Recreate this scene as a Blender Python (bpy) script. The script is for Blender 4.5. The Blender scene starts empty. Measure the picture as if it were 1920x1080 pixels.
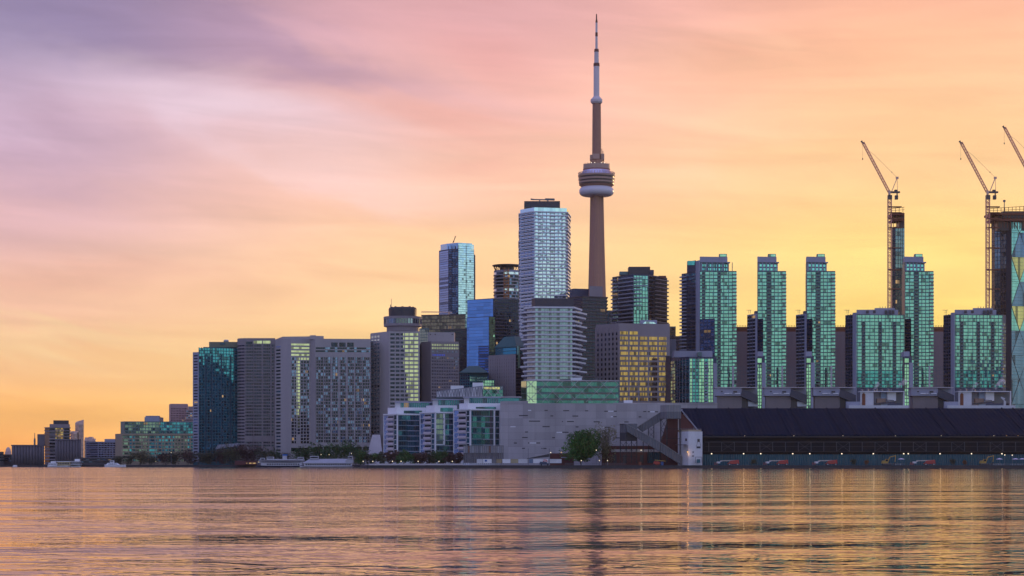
import bpy, math, random
from mathutils import Vector
random.seed(7)
C = bpy.context.scene
COL = C.collection
# ------------------------------------------------------------------ camera, sky, sun, exposure
F, CX, HY, H = 70 / 36 * 1920, 960.0, 870.0, 2.5      # focal length in photo pixels, principal column, horizon row, eye height
cam = bpy.data.objects.new('camera', bpy.data.cameras.new('camera'))
COL.objects.link(cam)
cam.location = (0, 0, H)
cam.rotation_euler = (math.radians(90), 0, 0)
cam.data.lens = 70
cam.data.sensor_width = 36
cam.data.shift_y = (HY - 540) / 1920
cam.data.clip_start = 0.5
cam.data.clip_end = 60000
C.camera = cam
C.view_settings.view_transform = 'Standard'
C.view_settings.look = 'None'
C.view_settings.exposure = 0.0
C.view_settings.gamma = 1.0
C.cycles.use_denoising = True
C.cycles.max_bounces = 6
C.cycles.volume_bounces = 1
C.cycles.sample_clamp_indirect = 4.0

def lin(c):
    return tuple(((v / 255) / 12.92 if v / 255 <= 0.04045 else ((v / 255 + 0.055) / 1.055) ** 2.4) for v in c)

SUN_EL, SUN_AZ = math.radians(5.0), math.radians(33.0)   # low in the haze, beyond the frame's right edge
W = bpy.data.worlds.new('World')
C.world = W
W.use_nodes = True

class NT:
    """a small wrapper to write node trees as expressions"""
    def __init__(s, nt): s.nt = nt
    def n(s, t, **k):
        o = s.nt.nodes.new(t)
        for a, b in k.items(): setattr(o, a, b)
        return o
    def put(s, sock, v):
        if isinstance(v, bpy.types.NodeSocket): s.nt.links.new(v, sock)
        elif v is not None: sock.default_value = v
    def m(s, op, a, b=None, c=None, clamp=False):
        o = s.n('ShaderNodeMath', operation=op, use_clamp=clamp)
        for i, v in enumerate((a, b, c)): s.put(o.inputs[i], v)
        return o.outputs[0]
    def ss(s, x, a, b):
        o = s.n('ShaderNodeMapRange', interpolation_type='SMOOTHSTEP')
        s.put(o.inputs[0], x)
        o.inputs[1].default_value, o.inputs[2].default_value = a, b
        return o.outputs[0]
    def ramp(s, x, stops, mode='EASE'):
        o = s.n('ShaderNodeValToRGB')
        o.color_ramp.interpolation = mode
        e = o.color_ramp.elements
        while len(e) < len(stops): e.new(0.5)
        for i, (p, c) in enumerate(stops):
            e[i].position = p
            e[i].color = (*lin(c), 1)
        s.put(o.inputs[0], x)
        return o.outputs[0]
    def mix(s, f, a, b, mode='MIX'):
        o = s.n('ShaderNodeMix', data_type='RGBA', blend_type=mode)
        s.put(o.inputs[0], f); s.put(o.inputs[6], a); s.put(o.inputs[7], b)
        return o.outputs[2]
    def noise(s, vec, scale, detail=4, rough=0.5, dist=0.0):
        o = s.n('ShaderNodeTexNoise')
        s.put(o.inputs['Vector'], vec)
        o.inputs['Scale'].default_value, o.inputs['Detail'].default_value = scale, detail
        o.inputs['Roughness'].default_value, o.inputs['Distortion'].default_value = rough, dist
        return o.outputs[0]
    def xyz(s, x, y, z=0.0):
        o = s.n('ShaderNodeCombineXYZ')
        s.put(o.inputs[0], x); s.put(o.inputs[1], y); s.put(o.inputs[2], z)
        return o.outputs[0]

def build_sky():
    nt = W.node_tree
    nt.nodes.clear()
    g = NT(nt)
    tc = g.n('ShaderNodeTexCoord')
    sep = g.n('ShaderNodeSeparateXYZ')
    nt.links.new(tc.outputs['Generated'], sep.inputs[0])
    x, y, z = sep.outputs
    az = g.m('ARCTAN2', x, y)                       # 0 = towards the city, positive to the right
    el = g.m('ARCSINE', z)
    el = g.m('MAXIMUM', el, 0.0)
    e01 = g.m('MULTIPLY', el, 2.0)                  # 0.5 rad -> 1
    left = g.ramp(e01, [(0.0, (248, 164, 82)), (0.05, (253, 186, 106)), (0.10, (250, 196, 140)), (0.16, (243, 191, 164)),
                        (0.24, (226, 182, 186)), (0.33, (202, 174, 198)), (0.43, (150, 137, 172)), (0.70, (150, 136, 170)), (1.0, (112, 112, 160))])
    mid = g.ramp(e01, [(0.0, (255, 202, 112)), (0.10, (255, 214, 140)), (0.2, (254, 206, 154)), (0.28, (247, 194, 164)),
                       (0.36, (238, 184, 174)), (0.45, (222, 168, 172)), (0.70, (200, 158, 168)), (1.0, (140, 125, 165))])
    right = g.ramp(e01, [(0.0, (255, 212, 84)), (0.10, (255, 222, 108)), (0.2, (255, 217, 130)), (0.30, (255, 206, 150)),
                         (0.38, (252, 198, 154)), (0.46, (242, 178, 150)), (0.70, (222, 164, 156)), (1.0, (150, 128, 160))])
    fl = g.ss(az, -0.27, -0.02)
    fr = g.ss(az, -0.03, 0.20)
    front = g.mix(fr, g.mix(fl, left, mid), right)
    # soft sheets of cloud: broad masses leaning down to the right, and thin streaks
    q = g.xyz(g.m('MULTIPLY', az, 5.0), g.m('MULTIPLY_ADD', el, 16.0, g.m('MULTIPLY', az, 2.4)), 1.7)
    n1 = g.noise(q, 1.0, 5, 0.55, 0.6)
    q2 = g.xyz(g.m('MULTIPLY', az, 7.0), g.m('MULTIPLY_ADD', el, 60.0, g.m('MULTIPLY', az, 2.5)), 4.2)
    n2 = g.noise(q2, 1.0, 5, 0.55, 0.6)
    wob = g.m('MULTIPLY', g.m('SUBTRACT', n1, 0.5), 0.12)
    def bank(px, py, wx, wy, slope):
        """0..1 around one cloud bank of the western sky; directions in radians"""
        a0, e0 = math.atan((px - CX) / F), math.atan((HY - py) / F)
        u = g.m('SUBTRACT', az, a0)
        v = g.m('ADD', g.m('SUBTRACT', el, e0), g.m('ADD', g.m('MULTIPLY', u, slope), wob))
        d = g.m('ADD', g.m('POWER', g.m('DIVIDE', u, wx / F), 2.0), g.m('POWER', g.m('DIVIDE', v, wy / F), 2.0))
        return g.m('EXPONENT', g.m('MULTIPLY', d, -1.0))
    rgb = lambda c: (*lin(c), 1)
    front = g.mix(g.m('MULTIPLY', bank(440, 190, 300, 62, 0.18), 0.62), front, rgb((234, 212, 226)))
    front = g.mix(g.m('MULTIPLY', bank(540, 88, 330, 42, 0.13), 0.72), front, rgb((178, 144, 170)))
    front = g.mix(g.m('MULTIPLY', bank(110, 45, 300, 75, 0.06), 0.75), front, rgb((140, 126, 164)))
    front = g.mix(g.m('MULTIPLY', bank(860, 205, 220, 48, 0.10), 0.65), front, rgb((226, 164, 154)))
    front = g.mix(g.m('MULTIPLY', bank(930, 50, 140, 55, 0.1), 0.45), front, rgb((218, 150, 148)))
    front = g.mix(g.m('MULTIPLY', bank(620, 300, 260, 40, 0.15), 0.35), front, rgb((240, 204, 204)))
    front = g.mix(g.m('MULTIPLY', bank(60, 330, 190, 70, 0.0), 0.6), front, rgb((188, 156, 178)))
    front = g.mix(g.m('MULTIPLY', bank(120, 630, 260, 22, 0.03), 0.5), front, rgb((250, 214, 160)))
    front = g.mix(g.m('MULTIPLY', bank(150, 520, 300, 26, -0.03), 0.3), front, rgb((228, 170, 150)))
    front = g.mix(g.m('MULTIPLY', bank(1500, 110, 420, 45, 0.02), 0.35), front, rgb((236, 166, 140)))
    front = g.mix(g.m('MULTIPLY', bank(1280, 250, 330, 35, 0.05), 0.3), front, rgb((250, 200, 166)))
    k = g.m('MULTIPLY_ADD', g.m('SUBTRACT', n2, 0.5), 0.50, 1.0)
    k = g.m('ADD', k, g.m('MULTIPLY', g.m('SUBTRACT', n1, 0.5), 0.34))
    vm = g.n('ShaderNodeVectorMath', operation='SCALE')
    g.put(vm.inputs[0], front); g.put(vm.inputs['Scale'], k)
    front = vm.outputs[0]
    # the eastern sky behind the viewer, which the facades face and mirror: pale low down, blue above, an unseen dark band added at its foot for low dark reflections
    edge = g.m('MULTIPLY_ADD', g.noise(g.xyz(g.m('MULTIPLY', az, 9.0), g.m('MULTIPLY', el, 10.0), 9.0), 1.0, 5, 0.6), 0.03, -0.015)
    dark_bump = g.m('EXPONENT', g.m('MULTIPLY', g.m('POWER', g.m('DIVIDE', g.m('SUBTRACT', az, 2.645), 0.045), 2.0), -1.0))   # unseen dark bump added to darken what the broad blocks mirror
    eb = g.m('SUBTRACT', g.m('ADD', e01, edge), g.m('MULTIPLY', dark_bump, 0.07))
    back = g.ramp(eb, [(0.0, (66, 78, 104)), (0.012, (76, 92, 122)), (0.036, (184, 200, 190)), (0.10, (200, 222, 212)), (0.17, (202, 226, 222)), (0.25, (188, 218, 238)),
                       (0.36, (190, 208, 248)), (0.65, (184, 194, 246)), (1.0, (150, 156, 214))])
    side = g.ramp(eb, [(0.0, (80, 86, 120)), (0.10, (112, 122, 168)), (0.3, (136, 148, 206)), (0.6, (148, 156, 214)), (1.0, (150, 156, 214))])
    aaz = g.m('ABSOLUTE', az)
    lft = g.m('MULTIPLY', g.ss(az, -0.35, -0.9), g.ss(az, -2.75, -2.2))
    rear = g.mix(lft, back, side)
    col = g.mix(g.ss(aaz, 0.55, 1.5), front, rear)
    bg = g.n('ShaderNodeBackground')
    g.put(bg.inputs[0], col)
    bg.inputs[1].default_value = 1.08
    sky = g.n('ShaderNodeTexSky', sky_type='NISHITA', sun_disc=False)
    sky.sun_elevation, sky.sun_rotation = SUN_EL, SUN_AZ
    sky.dust_density = 3.0
    bg2 = g.n('ShaderNodeBackground')
    g.put(bg2.inputs[0], sky.outputs[0])
    bg2.inputs[1].default_value = 0.004                # clear air seen thinly through the cloud sheet
    add = g.n('ShaderNodeAddShader')
    nt.links.new(bg.outputs[0], add.inputs[0]); nt.links.new(bg2.outputs[0], add.inputs[1])
    out = g.n('ShaderNodeOutputWorld')
    nt.links.new(add.outputs[0], out.inputs[0])
build_sky()

sl = bpy.data.lights.new('sun', 'SUN')
sun = bpy.data.objects.new('sun', sl)
COL.objects.link(sun)
sl.energy = 0.7
sl.angle = math.radians(0.6)
sl.color = (1.0, 0.62, 0.30)
d = Vector((math.sin(SUN_AZ) * math.cos(SUN_EL), math.cos(SUN_AZ) * math.cos(SUN_EL), math.sin(SUN_EL)))
sun.rotation_euler = d.to_track_quat('Z', 'Y').to_euler()

# ------------------------------------------------------------------ materials
MATS = {}
def material(key, fn):
    if key not in MATS:
        m = bpy.data.materials.new(key)
        m.use_nodes = True
        m.node_tree.nodes.clear()
        g = NT(m.node_tree)
        sh = fn(g)
        out = g.n('ShaderNodeOutputMaterial')
        m.node_tree.links.new(sh, out.inputs[0])
        MATS[key] = m
    return MATS[key]

def bsdf(g, color, rough=0.6, metal=0.0, **k):
    p = g.n('ShaderNodeBsdfPrincipled')
    g.put(p.inputs['Base Color'], color)
    g.put(p.inputs['Roughness'], rough)
    g.put(p.inputs['Metallic'], metal)
    for a, b in k.items(): g.put(p.inputs[a], b)
    return p.outputs[0]

def solid(key, c, rough=0.7, metal=0.0, var=0.22, scale=0.12, streak=True):
    """weathered solid colour: c is a linear base colour"""
    def fn(g):
        geo = g.n('ShaderNodeNewGeometry')
        mp = g.n('ShaderNodeMapping')
        mp.inputs['Scale'].default_value = (1, 1, 0.18 if streak else 1)
        g.put(mp.inputs[0], geo.outputs['Position'])
        a = g.noise(mp.outputs[0], scale, 5, 0.6)
        b = g.noise(geo.outputs['Position'], scale * 7, 3, 0.6)
        k = g.m('ADD', g.m('MULTIPLY', g.m('SUBTRACT', a, 0.5), var * 2), g.m('MULTIPLY', g.m('SUBTRACT', b, 0.5), var))
        k = g.m('ADD', k, 1.0)
        oi = g.n('ShaderNodeObjectInfo')
        k = g.m('MULTIPLY', k, g.m('MULTIPLY_ADD', oi.outputs['Random'], 0.10, 0.95))
        v = g.n('ShaderNodeVectorMath', operation='SCALE')
        v.inputs[0].default_value = c[:3]
        g.put(v.inputs['Scale'], k)
        return bsdf(g, v.outputs[0], rough, metal)
    return material(key, fn)

def glass(key, tint, pane=2.4, dark=0.22, lit=0.012, wob=0.02, rough=0.04, metal=0.92, deep=(0.012, 0.018, 0.026), litc=(1.0, 0.62, 0.28), dk=0.5):
    """coated window glass of one storey: every pane mirrors a little differently, some are open, curtained or lit"""
    def fn(g):
        geo = g.n('ShaderNodeNewGeometry')
        s = g.n('ShaderNodeSeparateXYZ')
        g.put(s.inputs[0], geo.outputs['Position'])
        oi = g.n('ShaderNodeObjectInfo')
        u = g.m('FLOOR', g.m('DIVIDE', g.m('MULTIPLY_ADD', s.outputs[1], 0.73, s.outputs[0]), pane))
        wn = g.n('ShaderNodeTexWhiteNoise', noise_dimensions='2D')
        g.put(wn.inputs['Vector'], g.xyz(u, g.m('MULTIPLY', oi.outputs['Random'], 977.0)))
        r = g.n('ShaderNodeSeparateColor')
        g.put(r.inputs[0], wn.outputs['Color'])
        wn2 = g.n('ShaderNodeTexWhiteNoise', noise_dimensions='2D')
        g.put(wn2.inputs['Vector'], g.xyz(g.m('ADD', u, 51.0), g.m('MULTIPLY', oi.outputs['Random'], 431.0)))
        r2 = g.n('ShaderNodeSeparateColor')
        g.put(r2.inputs[0], wn2.outputs['Color'])
        isdark = g.m('LESS_THAN', r.outputs[0], dark)
        k = g.m('MULTIPLY_ADD', r.outputs[1], 0.28, 0.74)
        v = g.n('ShaderNodeVectorMath', operation='SCALE')
        v.inputs[0].default_value = tint[:3]
        g.put(v.inputs['Scale'], k)
        base = g.mix(isdark, v.outputs[0], (*[a * dk for a in tint], 1))
        off = g.n('ShaderNodeVectorMath', operation='MULTIPLY_ADD')
        g.put(off.inputs[0], wn2.outputs['Color'])
        off.inputs[1].default_value = (wob, wob, wob)
        off.inputs[2].default_value = (-wob / 2, -wob / 2, -wob / 2)
        # a slow bow over the facade
        bow = g.n('ShaderNodeTexNoise')
        g.put(bow.inputs['Vector'], geo.outputs['Position'])
        bow.inputs['Scale'].default_value = 0.05
        off2 = g.n('ShaderNodeVectorMath', operation='MULTIPLY_ADD')
        g.put(off2.inputs[0], bow.outputs['Color'])
        off2.inputs[1].default_value = (wob, wob, wob)
        off2.inputs[2].default_value = (-wob / 2, -wob / 2, -wob / 2)
        nn = g.n('ShaderNodeVectorMath', operation='ADD')
        g.put(nn.inputs[0], geo.outputs['Normal']); g.put(nn.inputs[1], off.outputs[0])
        n2 = g.n('ShaderNodeVectorMath', operation='ADD')
        g.put(n2.inputs[0], nn.outputs[0]); g.put(n2.inputs[1], off2.outputs[0])
        nz = g.n('ShaderNodeVectorMath', operation='NORMALIZE')
        g.put(nz.inputs[0], n2.outputs[0])
        p = bsdf(g, base, rough, metal, Normal=nz.outputs[0])
        deepn = bsdf(g, (*deep, 1), 0.08, 0.0, IOR=1.5)
        mx = g.n('ShaderNodeMixShader')
        g.put(mx.inputs[0], g.m('MULTIPLY', isdark, 0.4)); g.put(mx.inputs[1], p); g.put(mx.inputs[2], deepn)
        if lit <= 0: return mx.outputs[0]
        em = g.n('ShaderNodeEmission')
        em.inputs[0].default_value = (*litc, 1)
        g.put(em.inputs[1], g.m('MULTIPLY_ADD', r2.outputs[2], 0.5, 0.15))
        m2 = g.n('ShaderNodeMixShader')
        g.put(m2.inputs[0], g.m('MULTIPLY', g.m('LESS_THAN', r2.outputs[1], lit * 0.5), 0.8))
        g.put(m2.inputs[1], mx.outputs[0]); g.put(m2.inputs[2], em.outputs[0])
        return m2.outputs[0]
    return material(key, fn)

def lamp(key, c, s):
    def fn(g):
        e = g.n('ShaderNodeEmission')
        e.inputs[0].default_value = (*c, 1)
        e.inputs[1].default_value = s
        return e.outputs[0]
    return material(key, fn)

def leafy(key, c1, c2):
    def fn(g):
        tc = g.n('ShaderNodeTexCoord')
        oi = g.n('ShaderNodeObjectInfo')
        v = g.n('ShaderNodeVectorMath', operation='ADD')
        g.put(v.inputs[0], tc.outputs['Object'])
        g.put(v.inputs[1], g.xyz(g.m('MULTIPLY', oi.outputs['Random'], 90.0), 0.0, 0.0))
        a = g.noise(v.outputs[0], 0.45, 4, 0.65)
        col = g.mix(g.ss(a, 0.35, 0.65), (*c1, 1), (*c2, 1))
        col = g.mix(g.m('MULTIPLY', oi.outputs['Random'], 0.35), col, (*[x * 0.6 for x in c1], 1))
        d = bsdf(g, col, 0.65)
        t = g.n('ShaderNodeBsdfTranslucent')
        g.put(t.inputs[0], col)
        mx = g.n('ShaderNodeMixShader')
        mx.inputs[0].default_value = 0.25
        g.put(mx.inputs[1], d); g.put(mx.inputs[2], t.outputs[0])
        return mx.outputs[0]
    return material(key, fn)

def corrugated(key, c, pitch=1.2, depth=0.35, rough=0.55, spec=0.5):
    def fn(g):
        geo = g.n('ShaderNodeNewGeometry')
        s = g.n('ShaderNodeSeparateXYZ')
        g.put(s.inputs[0], geo.outputs['Position'])
        w = g.m('SINE', g.m('MULTIPLY', s.outputs[0], 6.283 / pitch))
        b = g.n('ShaderNodeBump')
        b.inputs['Strength'].default_value = 0.8
        b.inputs['Distance'].default_value = depth
        g.put(b.inputs['Height'], w)
        mp = g.n('ShaderNodeMapping')
        mp.inputs['Scale'].default_value = (1, 1, 0.12)
        g.put(mp.inputs[0], geo.outputs['Position'])
        a = g.noise(mp.outputs[0], 0.25, 5, 0.65)
        pan = g.n('ShaderNodeTexWhiteNoise', noise_dimensions='1D')
        g.put(pan.inputs['W'], g.m('FLOOR', g.m('DIVIDE', s.outputs[0], pitch * 5)))
        k = g.m('ADD', g.m('MULTIPLY_ADD', g.m('SUBTRACT', a, 0.5), 0.8, 0.92), g.m('MULTIPLY', pan.outputs[0], 0.10))
        v = g.n('ShaderNodeVectorMath', operation='SCALE')
        v.inputs[0].default_value = c
        g.put(v.inputs['Scale'], k)
        return bsdf(g, v.outputs[0], rough, 0.0, Normal=b.outputs[0], **{'Specular IOR Level': spec})
    return material(key, fn)

def panelled(key, c, pw, ph, var=0.18, rough=0.8, joint=0.06):
    """cast panels with joints"""
    def fn(g):
        geo = g.n('ShaderNodeNewGeometry')
        s = g.n('ShaderNodeSeparateXYZ')
        g.put(s.inputs[0], geo.outputs['Position'])
        u = g.m('DIVIDE', g.m('MULTIPLY_ADD', s.outputs[1], 0.73, s.outputs[0]), pw)
        w = g.m('DIVIDE', s.outputs[2], ph)
        wn = g.n('ShaderNodeTexWhiteNoise', noise_dimensions='2D')
        g.put(wn.inputs['Vector'], g.xyz(g.m('FLOOR', u), g.m('FLOOR', w)))
        fu = g.m('LESS_THAN', g.m('FRACT', u), joint * 0.5)
        fw = g.m('LESS_THAN', g.m('FRACT', w), joint)
        j = g.m('MAXIMUM', fu, fw)
        mp = g.n('ShaderNodeMapping')
        mp.inputs['Scale'].default_value = (1, 1, 0.15)
        g.put(mp.inputs[0], geo.outputs['Position'])
        a = g.noise(mp.outputs[0], 0.12, 5, 0.65)
        k = g.m('ADD', g.m('MULTIPLY_ADD', g.m('SUBTRACT', wn.outputs[0], 0.5), var, 1.0), g.m('MULTIPLY', g.m('SUBTRACT', a, 0.5), 0.5))
        k = g.m('MULTIPLY', k, g.m('MULTIPLY_ADD', j, -0.16, 1.0))
        v = g.n('ShaderNodeVectorMath', operation='SCALE')
        v.inputs[0].default_value = c
        g.put(v.inputs['Scale'], k)
        return bsdf(g, v.outputs[0], rough)
    return material(key, fn)

CONC = solid('concrete_warm_grey', (0.41, 0.372, 0.368))
CONC_D = solid('concrete_brown', (0.28, 0.24, 0.25))
CONC_L = solid('concrete_pale', (0.50, 0.46, 0.47))
CONC_B = solid('concrete_blue_grey', (0.33, 0.34, 0.42))
BEIGE = solid('beige_stone', (0.36, 0.29, 0.20))
BRICK = solid('brown_brick', (0.25, 0.19, 0.19), 0.85)
REDBRICK = solid('red_brick', (0.12, 0.042, 0.04), 0.85)
WHITE = solid('white_paint', (0.78, 0.78, 0.80), 0.5, var=0.08)
BOATW = solid('boat_white', (0.50, 0.50, 0.53), 0.5, var=0.1)
WHITE_D = solid('stained_white_paint', (0.62, 0.62, 0.64), 0.6, var=0.25)
DARK = solid('dark_metal', (0.055, 0.05, 0.056), 0.5)
BRONZE = solid('dark_bronze_metal', (0.085, 0.066, 0.062), 0.4)
STEEL = solid('grey_steel', (0.16, 0.17, 0.19), 0.5, 0.3)
BLACKSTEEL = solid('blackened_steel', (0.018, 0.018, 0.022), 0.6)
RUST = solid('rust', (0.22, 0.075, 0.035), 0.8)
CRANE = solid('orange_crane_paint', (0.92, 0.42, 0.27), 0.6)
CRANE_W = solid('pale_crane_paint', (0.8, 0.5, 0.36), 0.6)
REDP = solid('red_machine_paint', (0.36, 0.03, 0.02), 0.4)
YELP = solid('yellow_machine_paint', (0.40, 0.25, 0.05), 0.5)
TEALR = solid('teal_copper_roof', (0.015, 0.10, 0.10), 0.5)
TEALM = solid('teal_frame', (0.03, 0.12, 0.15), 0.5)
NAVYM = solid('navy_spandrel', (0.05, 0.06, 0.11), 0.5)
GREENM = solid('green_grey_frame', (0.12, 0.20, 0.19), 0.5)
SILO = solid('silo_concrete', (0.13, 0.115, 0.13), 0.9, var=0.35)
BARK = solid('bark', (0.05, 0.035, 0.03), 0.9)
G_TEAL = glass('glass_teal', (0.09, 0.40, 0.50), 2.6, 0.34, 0.008)
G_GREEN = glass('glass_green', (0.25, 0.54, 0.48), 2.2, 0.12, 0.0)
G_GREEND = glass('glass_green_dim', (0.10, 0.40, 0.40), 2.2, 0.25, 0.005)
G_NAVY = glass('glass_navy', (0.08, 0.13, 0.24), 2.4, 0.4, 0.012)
G_BLUE = glass('glass_blue', (0.26, 0.55, 0.95), 3.0, 0.0, 0.0, wob=0.015)
G_CYAN = glass('glass_cyan', (0.66, 0.90, 1.0), 2.6, 0.08, 0.0)
G_PALE = glass('glass_pale', (0.80, 0.90, 1.0), 2.2, 0.22, 0.0)
G_DARK = glass('glass_dark', (0.035, 0.045, 0.08), 2.6, 0.4, 0.012)
G_DIM = glass('glass_dim_blue', (0.17, 0.24, 0.42), 2.2, 0.72, 0.022, dk=0.14)
G_GOLD = glass('glass_gold', (0.80, 0.46, 0.14), 1.1, 0.15, 0.05, wob=0.03, litc=(1.0, 0.66, 0.25))
G_YEL_GLINT = glass('glass_pale_yellow_and_glint', (0.80, 0.76, 0.44), 2.6, 0.08, 0.0)  # pale yellow glass; on hotel and slab it paints a bright reflection
G_BRONZE = glass('glass_bronze', (0.24, 0.18, 0.16), 2.0, 0.4, 0.025)
G_BRIGHTG = glass('glass_bright_green', (0.46, 0.80, 0.54), 2.2, 0.10, 0.0)
G_PIER = glass('glass_blue_green', (0.06, 0.20, 0.28), 3.0, 0.35, 0.02)
G_LATT = glass('glass_sea_green', (0.08, 0.24, 0.23), 3.0, 0.2, 0.006)
ROOFC = corrugated('dark_sheet_roof', (0.004, 0.013, 0.033), 2.4, 0.12, 0.85, 0.04)
TEALW = corrugated('teal_sheet_wall', (0.016, 0.085, 0.12), 1.4, 0.3)
SLOTW = panelled('cast_panel_wall', (0.40, 0.375, 0.38), 6.5, 4.4, 0.24)

# ------------------------------------------------------------------ mesh helpers
def X(px, Y): return (px - CX) / F * Y
def Z(py, Y): return H + (HY - py) / F * Y
GZ = 1.75                                                # height of the made ground above the water

class MB:
    def __init__(s): s.v, s.f = [], []
    def poly(s, pts):
        i = len(s.v); s.v += [tuple(p) for p in pts]; s.f.append(tuple(range(i, i + len(pts))))
    def hexa(s, p):                                       # 8 corners: bottom 0-3 counter-clockwise, top 4-7
        i = len(s.v); s.v += [tuple(q) for q in p]
        s.f += [(i+3, i+2, i+1, i), (i+4, i+5, i+6, i+7), (i, i+1, i+5, i+4), (i+1, i+2, i+6, i+5), (i+2, i+3, i+7, i+6), (i+3, i, i+4, i+7)]
    def box(s, x0, x1, y0, y1, z0, z1):
        s.hexa([(x0, y0, z0), (x1, y0, z0), (x1, y1, z0), (x0, y1, z0), (x0, y0, z1), (x1, y0, z1), (x1, y1, z1), (x0, y1, z1)])
    def prism(s, pts, z0, z1, top=None):                  # pts counter-clockwise from above
        i, n = len(s.v), len(pts)
        t = top or pts
        s.v += [(p[0], p[1], z0) for p in pts] + [(p[0], p[1], z1) for p in t]
        s.f.append(tuple(reversed(range(i, i + n)))); s.f.append(tuple(range(i + n, i + 2 * n)))
        for k in range(n):
            j = (k + 1) % n
            s.f.append((i + k, i + j, i + n + j, i + n + k))
    def bar(s, a, b, r, n=4):
        a, b = Vector(a), Vector(b)
        d = b - a
        if d.length < 1e-6: return
        d.normalize()
        u = d.cross(Vector((0, 1, 0)) if abs(d.y) < 0.9 else Vector((1, 0, 0))).normalized()
        w = d.cross(u)
        i = len(s.v)
        for q in (a, b):
            for k in range(n):
                t = 2 * math.pi * (k + 0.5) / n
                s.v.append(tuple(q + u * (r * math.cos(t)) + w * (r * math.sin(t))))
        s.f.append(tuple(reversed(range(i, i + n)))); s.f.append(tuple(range(i + n, i + 2 * n)))
        for k in range(n):
            j = (k + 1) % n
            s.f.append((i + k, i + j, i + n + j, i + n + k))
    def lathe(s, cx, cy, prof, n=32, cap=True):           # prof: (radius, z) from bottom to top
        i = len(s.v)
        for r, z in prof:
            for k in range(n):
                t = 2 * math.pi * k / n
                s.v.append((cx + r * math.cos(t), cy + r * math.sin(t), z))
        for q in range(len(prof) - 1):
            for k in range(n):
                j = (k + 1) % n
                s.f.append((i + q * n + k, i + q * n + j, i + (q + 1) * n + j, i + (q + 1) * n + k))
        if cap:
            s.f.append(tuple(reversed(range(i, i + n))))
            e = i + (len(prof) - 1) * n
            s.f.append(tuple(range(e, e + n)))
    def obj(s, name, mat, parent=None, smooth=False):
        me = bpy.data.meshes.new(name)
        org = Vector(parent.get('_org', (0, 0, 0))) if parent else Vector((0, 0, 0))
        me.from_pydata([tuple(Vector(v) - org) for v in s.v], [], s.f)
        if isinstance(mat, (list, tuple)):
            for m in mat: me.materials.append(m)
        else: me.materials.append(mat)
        if smooth:
            for p in me.polygons: p.use_smooth = True
        o = bpy.data.objects.new(name, me)
        COL.objects.link(o)
        if parent:
            o.parent = parent
            o['_org'] = tuple(org)
        return o

def tag(o, label, cat, group=None, kind=None):
    if label: o['label'] = label
    if cat: o['category'] = cat
    if group: o['group'] = group
    if kind: o['kind'] = kind
    return o
def thing(name, label, cat, loc, group=None):
    o = bpy.data.objects.new(name, None)
    COL.objects.link(o)
    o.location = loc
    o.empty_display_size = 2
    o['_org'] = tuple(loc)
    return tag(o, label, cat, group)
def copy_thing(o, dx=0, dy=0, dz=0, label=None, group=None):
    def rec(a, par):
        c = a.copy()
        COL.objects.link(c)
        if par: c.parent = par
        for ch in a.children: rec(ch, c)
        return c
    r = rec(o, None)
    r.location = (o.location[0] + dx, o.location[1] + dy, o.location[2] + dz)
    if label: r['label'] = label
    if group: r['group'] = group
    return r

def back_corners(P, yb):
    """rear corners: the plans narrow towards the street behind, so no second flank shows"""
    (x1, y1), (x0, y0) = P[-1], P[0]
    return [(x1 * yb / y1 if x1 < 0 else x1, yb), (x0 * yb / y0 if x0 > 0 else x0, yb)]

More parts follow.
